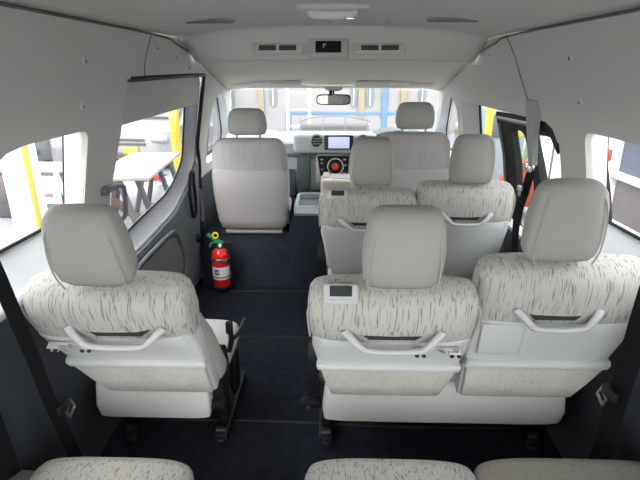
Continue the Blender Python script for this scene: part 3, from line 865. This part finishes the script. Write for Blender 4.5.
# instrument pod and steering wheel
bm = B(); loft(bm, [(-.02, .50, dz(.90), .18, .055, 2.6), (.05, .50, dz(.915), .20, .07, 2.6), (.16, .50, dz(.91), .18, .06, 2.6)], 40, 2.6, 'y'); link('instrument_hood', bm, 'dash_dark', d)
sw = thing('steering_wheel', 'dark three-spoke steering wheel ahead of the driver seat', 'steering wheel', (.50, 3.70, .80))
MW = Matrix.Rotation(R(52), 4, 'X')
bm = B(); tube(bm, [(.185*math.cos(a), .185*math.sin(a), .03) for a in lin(0, 2*PI*47/48, 47)], .015, 12, mtx=MW, closed=True); link('rim', bm, 'grip', sw)
bm = B(); loft(bm, [(0, 0, 0, .075, .060, 3), (.03, 0, 0, .065, .05, 3)], 32, 3, mtx=MW); link('hub', bm, 'grip', sw)
bm = B()
for a in (0, PI, -PI/2): cyl(bm, (.05*math.cos(a), .05*math.sin(a), .02), (.18*math.cos(a), .18*math.sin(a), .03), .014, n=10, mtx=MW)
link('spoke', bm, 'grip', sw)
bm = B(); cyl(bm, (0, 0, 0), (0, 0, -.06), .028, n=16, mtx=MW); link('column', bm, 'dash_dark', sw)
# cream cup-holder console and open tray on the hump
cc = thing('centre_console', 'cream centre console box below the heater panel', 'console', (.05, 3.63, .375))
bm = B(); box(bm, (0, 0, .135), (.28, .26, .27), .03, None, 4); link('body', bm, 'cream', cc)
bm = B(); box(bm, (.04, -.01, .272), (.20, .16, .012), .005); link('lid', bm, 'panel', cc)
bm = B(); box(bm, (-.10, .02, .275), (.05, .16, .02), .008); link('side_rest', bm, 'cream', cc)
tr = thing('storage_tray', 'open grey storage tray on the carpeted hump beside the front passenger seat', 'tray', (-.162, 3.25, .497))
tr.scale = (.93, .85, 1)
bm = B()
for (c_, s_) in (((0, 0, .01), (.20, .44, .02)), ((-.091, 0, .03), (.018, .44, .06)), ((.091, 0, .03), (.018, .44, .06)), ((0, -.211, .03), (.20, .018, .06)), ((0, .211, .03), (.20, .018, .06))): box(bm, c_, s_, .006)
link('tray_body', bm, 'dash', tr)
bm = B(); box(bm, (0, 0, .024), (.165, .41, .008), .002); link('tray_mat', bm, 'dash_dark', tr)
bm = B(); tube(bm, [(x, y, .06) for (x, y) in rnd([(-.092, -.212), (.092, -.212), (.092, .212), (-.092, .212)], .03)], .010, 8, closed=True); link('tray_rim', bm, 'sill', tr)

# ------------------------------------------------------------------ visors, mirror
for (xa, xb, s) in ((-.725, -.225, 'left'), (.150, .700, 'right')):
    cx = (xa+xb)/2; hw = (xb-xa)/2
    t = thing('sun_visor', 'pale folded sun visor at the top %s of the windscreen' % s, 'sun visor', (cx, 3.50, 1.315), 0, 'sun visors')
    bm = B(); loft(bm, [(-.07, 0, .022, hw*.92, .006, 5), (-.062, 0, .018, hw, .012, 5), (.05, 0, -.002, hw, .014, 5), (.075, 0, -.008, hw*.96, .008, 5)], 48, 5, 'y'); link('visor_blade', bm, 'headliner', t)
    bm = B(); box(bm, (-.02 if s == 'left' else .02, -.074, .020), (.13, .004, .012), .001, Matrix.Rotation(R(8), 4, 'X')); link('warning_label', bm, 'label_white', t)
    bm = B(); cyl(bm, (-hw if s == 'left' else hw, -.02, .02), ((-hw-.03) if s == 'left' else hw+.03, -.02, .03), .010, n=10); link('pivot', bm, 'grip', t)
t = thing('rear_view_mirror', 'rear view mirror hanging at the top centre of the windscreen', 'mirror', (.0, 3.62, 1.30))
bm = B(); loft(bm, [(0, 0, 0, .07, .03, 3), (-.02, 0, 0, .06, .025, 3), (-.03, 0, 0, .03, .015, 3)], 28); link('mount', bm, 'headliner', t)
bm = B(); cyl(bm, (-.02, -.01, -.02), (-.02, -.03, -.075), .012, n=12); cyl(bm, (.0, -.01, -.02), (.0, -.03, -.06), .006, n=10); link('stem', bm, 'black', t)
mm = Matrix.Translation((0, -.045, -.085)) @ Matrix.Rotation(R(4), 4, 'X')
bm = B(); loft(bm, [(.012, 0, 0, .105, .028, 5), (0, 0, 0, .122, .037, 5), (-.012, 0, 0, .122, .037, 5)], 40, 5, 'y', mm); link('housing', bm, 'black', t)
bm = B(); loft(bm, [(-.012, 0, 0, .115, .030, 5), (-.0145, 0, 0, .114, .029, 5)], 40, 5, 'y', mm); link('mirror_glass', bm, 'mirror', t)

# ------------------------------------------------------------------ grab bars, belt cover, belts
t = thing('grab_bar', 'grey grab bar on the left pillar behind the sliding door window', 'grab bar', (-.825, 1.76, .935))
t.scale = (.8, .75, .8)
bm = B(); tube(bm, smooth_path([(-.015, -.04, .07), (.0, .01, .078), (.005, .07, .07), (.0, .10, .04), (-.005, .10, -.03), (-.01, .08, -.09), (-.05, .06, -.11)], 6), .0115, 12); link('bar', bm, 'grip', t)
bm = B(); box(bm, (-.035, -.035, .068), (.03, .04, .045), .010, None, 3); link('mount', bm, 'grip', t)

t = thing('belt_height_cover', 'tapered grey seat belt anchor cover across the right side window', 'belt anchor', (.80, 2.06, 1.20))
bm = B()
prism(bm, [(-.035, -.05, .105), (-.035, -.15, .105), (-.035, -.165, .065), (-.022, -.140, -.03), (0, -.118, -.145), (0, -.080, -.145), (-.018, -.065, -.03)], (.022, 0, 0)); bevel_all(bm, .010, 3)
link('cover', bm, 'cover_grey', t)
bm = B(); box(bm, (.0, -.09, -.16), (.03, .05, .035), .008); link('slot_end', bm, 'chrome', t)
bm = B(); strap(bm, [(.812, 1.97, 1.035), (.81, 1.99, .95), (.81, 2.04, .80), (.83, 2.06, .60), (.84, 2.05, .35)], .075, (0, 1, .15))
bm_b = tag(link('seat_belt', bm, 'belt'), 'black seat belt hanging from the grey anchor cover on the right side', 'seat belt')
bm = B(); box(bm, (-.0, 0, 0), (.016, .032, .022), .004); box(bm, (0, 0, -.02), (.006, .02, .026), .002)
for v in bm.verts: v.co += Vector((.785, 1.99, .95))
link('tongue', bm, 'metal', bm_b)

def side_belt(side, pts, lab, tongue_at, w=.05, wd=(0, 1, .2)):
    bm = B(); strap(bm, [(side*x, y, z) for (x, y, z) in pts], w, wd)
    o = tag(link('seat_belt', bm, 'belt'), lab, 'seat belt')
    if tongue_at:
        x, y, z = tongue_at
        bm = B(); box(bm, (0, 0, 0), (.018, .058, .032), .006); 
        for v in bm.verts: v.co += Vector((side*x, y, z))
        a = link('tongue_grip', bm, 'black', o)
        bm = B()
        for (c_, s_) in (((0, -.018, -.03), (.005, .007, .045)), ((0, .018, -.03), (.005, .007, .045)), ((0, 0, -.05), (.005, .042, .010)), ((0, 0, -.015), (.005, .042, .016))):
            box(bm, c_, s_, .001, Matrix.Translation((side*x-side*.002, y+.012, z)) @ Matrix.Rotation(R(25*1), 4, 'X'))
        link('tongue', bm, 'metal', o)
    return o
side_belt(-1, [(.78, .99, 1.25), (.795, 1.01, 1.05), (.80, 1.04, .92), (.805, 1.09, .70), (.81, 1.13, .50), (.81, 1.19, .24), (.80, 1.22, .05)], 'black seat belt with metal tongue hanging at the lower left', (.80, 1.165, .47))
side_belt(-1, [(.86, .93, 1.1), (.87, .95, .80), (.88, .99, .45), (.88, 1.02, .02)], 'wide black seat belt at the left edge, no tongue on it', None, .09)
side_belt(1, [(.80, 1.10, 1.25), (.81, 1.12, 1.0), (.815, 1.14, .83), (.82, 1.16, .60), (.82, 1.17, .40), (.81, 1.18, .10)], 'black seat belt with metal tongue hanging at the lower right', (.785, 1.15, .56), .085)
# moulded wheel-side lockers low at both sides
for side, nm in ((-1, 'trim_23'), (1, 'trim_24')):
    bm = B(); loft(bm, [(-.5, side*.87, .20, .06, .20, 5), (.9, side*.87, .20, .06, .20, 5), (1.05, side*.88, .17, .05, .17, 5)], 32, 5, 'y')
    struct(link(nm, bm, 'door_low'))

# ------------------------------------------------------------------ fire extinguisher
fe = thing('fire_extinguisher', 'small red fire extinguisher with green lever standing at the foot of the cab step', 'fire extinguisher', (-.742, 2.95, .022))
fe.scale = (.92, .92, .92)
bm = B(); lathe(bm, (0, 0, 0), [(.040, .004), (.056, .010), (.062, .024), (.062, .262), (.056, .285), (.040, .302), (.022, .310)], 36); link('cylinder', bm, 'red', fe)
bm = B(); lathe(bm, (0, 0, 0), [(.058, .0), (.066, .004), (.066, .022), (.060, .026)], 36); link('foot_ring', bm, 'black', fe)
bm = B(); lathe(bm, (0, 0, 0), [(.0628, .085), (.0634, .09), (.0634, .175), (.0628, .18)], 36); lb = link('paper_label', bm, 'label_white', fe)
bm = B()
for (a0, a1, z0, z1) in ((-PI/2-.55, -PI/2-.02, .125, .165),):
    A = lin(a0, a1, 6)
    for p, q in zip(A[:-1], A[1:]):
        prism(bm, [(.0636*math.cos(p), .0636*math.sin(p), z0), (.0636*math.cos(q), .0636*math.sin(q), z0), (.0636*math.cos(q), .0636*math.sin(q), z1), (.0636*math.cos(p), .0636*math.sin(p), z1)], (0, -.0012, 0))
link('label_block', bm, 'blue', lb)
bm = B(); lathe(bm, (-.012, -.0655, .145), [(.010, 0), (.010, .002)], 16, (0, -1, 0)); link('label_dot', bm, 'yellow', lb)
bm = B(); lathe(bm, (0, 0, 0), [(.0636, .098), (.0638, .100), (.0638, .104), (.0636, .106)], 36); link('label_line', bm, 'grey_steel', lb)
bm = B(); lathe(bm, (0, 0, 0), [(.0640, .222), (.0665, .224), (.0665, .240), (.0640, .242)], 36); box(bm, (.045, -.055, .232), (.03, .018, .022), .003); link('bracket_band', bm, 'metal', fe)
bm = B(); lathe(bm, (0, 0, 0), [(.024, .305), (.026, .312), (.026, .330), (.020, .338), (.018, .36)], 24); link('valve', bm, 'chrome', fe)
bm = B(); prism(bm, [(.03, -.02, .362), (-.02, -.02, .385), (-.075, -.02, .425), (-.085, -.02, .412), (-.04, -.02, .378), (-.01, -.02, .352), (.03, -.02, .348)], (0, .022, 0)); bevel_all(bm, .003); tube(bm, smooth_path([(-.02, -.01, .36), (-.055, -.01, .35), (-.07, -.01, .32)], 4), .007, 8); link('lever', bm, 'green', fe)
bm = B(); tube(bm, [(-.020+.019*math.cos(a), -.02, .412+.019*math.sin(a)) for a in lin(0, 2*PI*19/20, 19)], .006, 8, closed=True); link('pull_ring', bm, 'yellow', fe)
bm = B(); tube(bm, smooth_path([(.02, -.005, .345), (.06, -.01, .352), (.082, -.01, .32), (.080, -.01, .24), (.074, -.01, .17), (.076, -.012, .11)], 5), .009, 10); link('hose', bm, 'black', fe)
bm = B(); cyl(bm, (.078, -.014, .125), (.078, -.018, .095), .012, .015, n=14); link('nozzle', bm, 'black', fe)

# ------------------------------------------------------------------ outside
G0 = -.62
bm = B(); box(bm, (0, 10, G0-.05), (60, 60, .1), 0); struct(link('ground', bm, 'ground'))
def wheel(bm, x, y, r, w=.2, z=None):
    lathe(bm, (x-w/2, y, G0+r if z is None else z), [(r*.6, 0), (r*.95, .01), (r, .04), (r, w-.04), (r*.95, w-.01), (r*.6, w)], 24, (1, 0, 0))
def car(loc, rz, L_=4.2, W_=1.7, H_=1.5, paint='car_white', lab='', name='car', front=True, bonnet=.25):
    """local: +x length direction to the front"""
    t = thing(name, lab, 'car', (loc[0], loc[1], G0), rz)
    hl = L_/2
    prof = [(-hl, .25), (-hl, .75), (-hl+.08, .95), (-hl+.35, H_-.08), (-hl+.7, H_), (hl-L_*bonnet-.9, H_), (hl-L_*bonnet-.1, .98), (hl-.15, .82), (hl, .62), (hl, .25)]
    bm = B()
    secs = []
    n = 9
    for i, yy in enumerate(lin(-1, 1, n-1)):
        vs = []
        for (x, z) in prof:
            tuck = (1-.16*max(0, (z-.8)/(H_-.8)))
            rr = 1-.10*abs(yy)**4*(abs(x)/hl)**4
            vs.append(bm.verts.new((x*rr, yy*W_/2*tuck, z-.02*abs(yy)**6)))
        secs.append(vs)
    k = len(prof)
    for a, b in zip(secs[:-1], secs[1:]):
        for i in range(k):
            j = (i+1) % k; bm.faces.new((a[i], a[j], b[j], b[i]))
    bm.faces.new(list(reversed(secs[0]))); bm.faces.new(secs[-1])
    bevel_all(bm, .05, 2, 40)
    link('body', bm, paint, t)
    for sx in (-hl+.75, hl-.75):
        for sy in (-1, 1):
            bm = B(); lathe(bm, (sx, sy*(W_/2-.09)-.1, .31), [(.2, 0), (.30, .01), (.31, .04), (.31, .16), (.30, .19), (.2, .2)], 24, (0, 1, 0)); wv = link('wheel', bm, 'tyre', t)
            bm = B(); lathe(bm, (sx, sy*(W_/2-.0)-.012, .31), [(.19, 0), (.19, .024), (.10, .026)], 20, (0, 1, 0)); link('hub_cap', bm, 'metal', wv)
    # glazing
    for sy in (-1, 1):
        bm = B(); yo = sy*(W_/2*.90)
        prism(bm, [(-hl+.45, yo, 1.0), (hl-L_*bonnet-.35, yo, 1.0), (hl-L_*bonnet-.95, yo*.955, H_-.12), (-hl+.65, yo*.955, H_-.12)], (0, .02*sy, 0)); link('side_window', bm, 'pane_out', t)
    bm = B(); a = hl-L_*bonnet
    prism(bm, [(a-.12, -W_*.40, 1.02), (a-.12, W_*.40, 1.02), (a-.80, W_*.36, H_-.05), (a-.80, -W_*.36, H_-.05)], (.025, 0, .03)); link('windscreen', bm, 'pane_out', t)
    if front:
        bm = B(); box(bm, (hl-.0, 0, .66), (.05, .62, .045), .01); box(bm, (hl, 0, .57), (.05, .66, .05), .01); box(bm, (hl, 0, .34), (.05, 1.0, .10), .01); link('grille', bm, 'grey_steel', t)
        for sy in (-1, 1):
            bm = B(); box(bm, (hl-.10, sy*.62, .68), (.20, .34, .15), .04, None, 3); link('headlight', bm, 'metal', t)
        bm = B(); box(bm, (hl+.02, 0, .44), (.02, .34, .15), .005); link('number_plate', bm, 'out_yellow', t)
    else:
        for sy in (-1, 1):
            bm = B(); box(bm, (-hl+.03, sy*.64, .86), (.12, .24, .22), .03, None, 3); link('tail_light', bm, 'knob', t)
        bm = B(); box(bm, (-hl-.01, 0, .42), (.03, 1.3, .12), .02); link('bumper', bm, 'tyre', t)
    return t
car((-3.95, 12.1), R(-97), 4.3, 1.75, 1.62, 'car_white', 'white car facing the van, seen through the left sliding door window', bonnet=.18)
car((-7.6, 11.2), R(120), 4.0, 1.65, 1.35, 'car_dark', 'dark car with red tail light seen through the left rear window', front=False)
# leaning white column with yellow edge, close to the left rear window
t = thing('post', 'thick white post with yellow edge outside the left rear window', 'post', (-3.30, 4.95, G0))
bm = B(); box(bm, (0, 0, 1.4), (.26, .26, 2.8), .02); link('shaft', bm, 'white_post', t)
bm = B(); box(bm, (.14, -.09, 1.4), (.03, .08, 2.8), .008); link('edge_guard', bm, 'out_yellow', t)
bm = B(); box(bm, (0, 0, .03), (.42, .42, .06), .01); link('foot_plate', bm, 'white_post', t)
bm = B(); cyl(bm, (-2.72, 8.35, G0), (-2.72, 8.35, 2.1), .085, n=20); p_ = tag(link('bollard_pole', bm, 'out_yellow'), 'yellow pole beside the white car, left sliding door window', 'pole')
# trestle work table
t = thing('work_table', 'pale plywood trestle table outside the left sliding door window', 'table', (-2.62, 6.40, G0))
bm = B(); box(bm, (0, 0, .82), (.74, 1.9, .035), .006, Matrix.Rotation(R(6), 4, 'Z')); link('tabletop', bm, 'wood', t)
for (yy, mt) in ((-.65, 'grey_steel'), (.62, 'grey_steel')):
    for sx in (-1, 1):
        bm = B(); cyl(bm, (sx*.08, yy-.22, .80), (sx*.30, yy-.22, 0), .038, n=10); cyl(bm, (sx*.10, yy+.22, .80), (sx*.30, yy+.26, 0), .038, n=10); link('trestle_leg', bm, mt, t)
bm = B(); cyl(bm, (-.33, -.85, .78), (.22, -.30, .0), .055, n=10); q = link('brace', bm, 'rust', t); q['label'] = 'salmon pink slanted brace'
t = thing('clutter_box', 'white crate of red odds and ends beneath the far end of the trestle table', 'crate', (-2.85, 7.6, G0))
bm = B(); box(bm, (0, 0, .16), (.50, .36, .32), .02); link('crate', bm, 'white_post', t)
for i in range(7):
    bm = B(); box(bm, (-.18+.06*i, -.05+.05*(i % 3), .36+.03*(i % 2)), (.06, .07, .10), .01, None); link('can', bm, ('knob', 'teal', 'white_post', 'knob')[i % 4], t)
# grey machine cabinet with hose behind the post
t = thing('machine_cabinet', 'grey cabinet with a round hose reel outside the left rear window', 'cabinet', (-4.1, 6.9, G0))
t.scale = (1, 1, .60)
bm = B(); box(bm, (0, 0, .55), (1.5, .7, 1.10), .03); link('body', bm, 'grey_steel', t)
bm = B(); box(bm, (0, 0, 1.13), (1.56, .76, .06), .015); link('worktop', bm, 'rib_grey', t)
bm = B(); box(bm, (-.42, -.36, .72), (.5, .03, .62), .02); link('door', bm, 'truck_grey', t)
bm = B(); tube(bm, [(-.25+.11*math.cos(a), -.40, .86+.11*math.sin(a)) for a in lin(0, 2*PI*19/20, 19)], .022, 8, closed=True); link('hose_reel', bm, 'grip', t)
bm = B(); tube(bm, smooth_path([(-.20, -.42, .82), (-.02, -.46, .70), (.16, -.46, .58), (.20, -.44, .54)], 4), .025, 8); link('hose', bm, 'grip', t)
t = thing('folding_sign', 'small white a-frame stand beside the grey cabinet', 'stand', (-3.45, 5.55, G0))
bm = B()
for (a, b) in (((-.22, -.15, 0), (-.16, 0, .92)), ((.22, -.15, 0), (.16, 0, .92)), ((-.22, .20, 0), (-.16, 0, .92)), ((.22, .20, 0), (.16, 0, .92)), ((-.16, 0, .92), (.16, 0, .92)), ((-.2, -.1, .3), (.2, -.1, .3))): cyl(bm, a, b, .024, n=8)
link('frame', bm, 'white_post', t)
bm = B(); prism(bm, [(-.17, -.07, .52), (.17, -.07, .52), (.15, -.02, .84), (-.15, -.02, .84)], (0, .012, 0)); link('board', bm, 'white_post', t)
bm = B(); prism(bm, [(-.12, -.076, .60), (.12, -.076, .60), (.12, -.070, .64), (-.12, -.070, .64)], (0, .006, 0)); link('red_stripe', bm, 'rust', t)

# truck beside the right rear window
t = thing('flatbed_truck', 'white-framed truck body with blue-grey and taupe panels outside the right rear window', 'truck', (2.30, 2.6, G0))
bm = B(); box(bm, (.95, -.40, 1.035), (1.84, 3.5, .35), .01); link('lower_panel', bm, 'truck_grey', t)
bm = B(); box(bm, (.95, -.40, 1.40), (1.84, 3.5, .30), .01); link('upper_panel', bm, 'truck_blue', t)
bm = B(); box(bm, (.05, 1.45, 1.15), (.16, .22, 1.5), .02); link('corner_post', bm, 'white_post', t)
for z in (.84, 1.23, 1.57):
    bm = B(); box(bm, (.02, -.38, z), (.10, 3.6, .05), .012); link('rail', bm, 'white_post', t)
bm = B(); box(bm, (-.045, 1.42, 1.38), (.03, .10, .09), .008); l_ = link('marker_lamp', bm, 'knob', t)
bm = B(); box(bm, (.9, -.3, .66), (1.5, 3.6, .16), .02); link('chassis', bm, 'car_dark', t)
bm = B(); box(bm, (.0, 1.05, .74), (.05, .22, .08), .02); link('side_lamp', bm, 'orange', t)
for yy in (-1.4, .75):
    for xx in (.2, 1.6):
        bm = B(); lathe(bm, (xx-.11, yy, .40), [(.24, 0), (.38, .01), (.40, .04), (.40, .18), (.38, .21), (.24, .22)], 28, (1, 0, 0)); link('wheel', bm, 'tyre', t)
# white panelled shutter wall right beyond
t = thing('panel_van', 'white ribbed vehicle side seen through the rear part of the right doorway', 'van', (2.52, 5.55, G0))
bm = B(); box(bm, (.95, -.12, 1.15), (1.7, 1.5, 1.9), .05, None, 3); link('body', bm, 'white_post', t)
bm = B()
for i in range(3): box(bm, (.09, -.60+i*.42, 1.15), (.02, .025, 1.7), .004)
link('rib', bm, 'rib_grey', t)
for yy in (-.5, .3):
    for xx in (.25, 1.6):
        bm = B(); lathe(bm, (xx-.1, yy, .30), [(.2, 0), (.29, .01), (.30, .04), (.30, .16), (.29, .19), (.2, .2)], 24, (1, 0, 0)); link('wheel', bm, 'tyre', t)
# orange crane machine seen through the doorway
t = thing('orange_machine', 'orange and green machine seen through the black-framed sliding door glass', 'machine', (2.76, 6.9, G0))
t.scale = (.50, .6, .62)
bm = B(); box(bm, (.1, 0, .62), (1.3, .9, .62), .08, None, 3); link('body', bm, 'orange', t)
bm = B(); box(bm, (-.25, -.1, 1.12), (.55, .6, .5), .06, None, 3); link('engine_cover', bm, 'orange', t)
bm = B(); cyl(bm, (-.35, -.3, .9), (.12, .1, 1.9), .07, n=12); cyl(bm, (.3, -.3, .9), (.05, .1, 1.95), .04, n=12); link('arm', bm, 'out_green', t)
bm = B(); tube(bm, smooth_path([(.35, -.4, .8), (.55, -.45, 1.2), (.42, -.45, 1.6), (.15, -.4, 1.75)], 5), .05, 10); link('hose', bm, 'white_post', t)
bm = B(); box(bm, (-.1, .2, 2.0), (.8, .25, .35), .02); link('beacon_board', bm, 'out_yellow', t)
for xx in (-.4, .5):
    bm = B(); lathe(bm, (xx-.1, -.2, .30), [(.2, 0), (.29, .01), (.30, .04), (.30, .16), (.29, .19), (.2, .2)], 24, (1, 0, 0)); link('wheel', bm, 'tyre', t)
bm = B(); cyl(bm, (2.42, 7.7, G0), (2.42, 7.7, 2.3), .055, n=16); tag(link('bollard_pole', bm, 'out_yellow'), 'yellow pole just outside the open right doorway', 'pole')
t = thing('machine_cabinet', 'blue-grey cabinet with a red tag seen through the open right doorway', 'cabinet', (3.0, 8.9, G0))
bm = B(); box(bm, (0, 0, .70), (.75, .5, 1.40), .03); link('body', bm, 'teal', t)
bm = B(); box(bm, (.25, -.26, 1.0), (.12, .02, .16), .005); link('tag', bm, 'knob', t)
bm = B(); box(bm, (-.1, -.26, 1.1), (.3, .02, .4), .01); link('door', bm, 'grey_steel', t)

# ahead: building, ladder, blue beam frame, yellow truck, planting
t = thing('building', 'pale cream building filling the view through the windscreen', 'building', (0, 17, G0))
bm = B(); box(bm, (0, 0, 3.0), (16, 1.0, 6.0), .02); link('wall', bm, 'wall_out', t)
for wx in (-3.4, -2.0, .66, 1.20, 2.9, 3.8):
    bm = B(); loft(bm, [(-.54, wx, 1.30, .13, .45, 3), (-.50, wx, 1.30, .13, .45, 3)], 24, 3, 'y'); w_ = link('window', bm, 'pane_out', t)
    bm = B(); box(bm, (wx, -.56, 1.30), (.02, .03, .8), 0); link('glazing_bar', bm, 'white_post', w_)
for wx in (-2.4, .92, 1.68, 2.3):
    bm = B(); box(bm, (wx, -.55, 1.8), (.20, .08, 2.6), .01); link('pilaster', bm, 'out_pale_yellow', t)
t = thing('ladder', 'white ladder standing in front of the cream building', 'ladder', (-.86, 12.2, G0))
bm = B()
for sx in (-.27, .27): box(bm, (sx, 0, 1.3), (.07, .06, 2.6), .01)
link('stile', bm, 'white_post', t)
for i in range(6):
    bm = B(); box(bm, (0, 0, .3+i*.40), (.50, .045, .045), .005); link('rung', bm, 'white_post', t)
t = thing('beam_frame', 'light blue steel frame with a long horizontal beam ahead of the windscreen', 'frame', (.4, 13.2, G0))
bm = B(); box(bm, (-.05, 0, .93), (3.3, .10, .10), .01); link('beam', bm, 'blue_beam', t)
for sx, hh in ((-1.60, .98), (.95, 2.1)):
    bm = B(); box(bm, (sx, 0, hh/2), (.16, .14, hh), .01); link('post', bm, 'blue_beam', t)
t = thing('small_truck', 'small yellow-bedded truck with rails, just above the centre screen', 'truck', (.02, 10.4, G0))
t.scale = (1, 1, 1.25)
bm = B(); box(bm, (0, 0, .42), (1.55, .7, .36), .03, None, 3); link('bed', bm, 'out_pale_yellow', t)
bm = B()
for sx in lin(-.68, .68, 3): box(bm, (sx, -.30, .74), (.02, .02, .28), .004)
tube(bm, smooth_path([(-.74, -.30, .82), (-.3, -.30, .90), (.3, -.30, .90), (.74, -.30, .82)], 4), .011, 8)
link('guard_rail', bm, 'rib_grey', t)
bm = B(); box(bm, (0, .05, .68), (1.45, .4, .14), .02); link('load', bm, 'grey_steel', t)
for sx in (-.6, .6):
    bm = B(); lathe(bm, (sx-.08, 0, .24), [(.15, 0), (.23, .01), (.24, .03), (.24, .13), (.23, .15), (.15, .16)], 20, (1, 0, 0)); link('wheel', bm, 'tyre', t)
t = thing('marker_post', 'short white marker post with a red cap, right of the blue steel post', 'post', (1.62, 12.3, G0))
bm = B(); lathe(bm, (0, 0, 0), [(.16, 0), (.16, .04), (.09, .06), (.085, .72), (.07, .76)], 20); link('shaft', bm, 'white_post', t)
bm = B(); lathe(bm, (0, 0, .76), [(.08, 0), (.085, .03), (.07, .12), (.03, .15)], 20); link('cap', bm, 'orange', t)

def bush(loc, r, h, lab, n=240, grp=None):
    t = thing('shrub', lab, 'plant', (loc[0], loc[1], G0), 0, grp)
    bm = B()
    for i in range(n):
        a = random.uniform(0, 2*PI); u = random.random()**.5; z = random.uniform(.15, 1)*h
        rr = r*u*(1-.5*abs(z/h-.5)); c = Vector((rr*math.cos(a), rr*math.sin(a), z)); s = random.uniform(.06, .12)
        q = Matrix.Rotation(random.uniform(0, PI), 3, 'Z') @ Matrix.Rotation(random.uniform(0, PI), 3, 'X')
        vs = [bm.verts.new(c+q @ Vector(p)) for p in ((-s, 0, 0), (0, -s*.5, 0), (s, 0, .02), (0, s*.5, 0))]
        bm.faces.new(vs)
    link('foliage', bm, 'leaf', t, smooth=False)
    bm = B()
    for i in range(4): cyl(bm, (0, 0, 0), (.4*r*math.cos(i*1.6), .4*r*math.sin(i*1.6), h*.8), .025, .008, n=6)
    link('stem', bm, 'rust', t)
bush((-3.9, 15.4), .8, 2.3, 'green shrub seen through the left cab side window')
bush((3.6, 12.4), .6, 1.3, 'green shrub seen through the right cab side window')

# ------------------------------------------------------------------ light
W_ = bpy.data.worlds.new('sky'); SC.world = W_; W_.use_nodes = True
nt = W_.node_tree; bg = nt.nodes['Background']
tc = nt.nodes.new('ShaderNodeTexCoord'); sx = nt.nodes.new('ShaderNodeSeparateXYZ'); nt.links.new(tc.outputs['Generated'], sx.inputs[0])
cr = nt.nodes.new('ShaderNodeValToRGB'); nt.links.new(sx.outputs['Z'], cr.inputs[0])
cr.color_ramp.elements[0].color = (.97, .98, 1, 1); cr.color_ramp.elements[1].color = (.93, .96, 1, 1)
nt.links.new(cr.outputs[0], bg.inputs[0]); bg.inputs[1].default_value = 4.5
sun = bpy.data.lights.new('sun', 'SUN'); sun.energy = 2.0; sun.angle = R(25); sun.color = (1, .97, .92)
so = bpy.data.objects.new('sun', sun); COL.objects.link(so)
so.rotation_euler = (R(48), 0, R(-25))     # high veiled sun from behind the open tailgate

# ------------------------------------------------------------------ camera
cam = bpy.data.cameras.new('camera'); cam.lens = 27.0; cam.sensor_width = 36; cam.clip_start = .02
co = bpy.data.objects.new('camera', cam); COL.objects.link(co)
co.location = (0, 0, 1.42); co.rotation_euler = (R(90-19.6), 0, R(1.55))
SC.camera = co
SC.view_settings.view_transform = 'Standard'; SC.view_settings.look = 'None'
SC.view_settings.gamma = 1; SC.view_settings.use_curve_mapping = False
SC.view_settings.exposure = 0.25
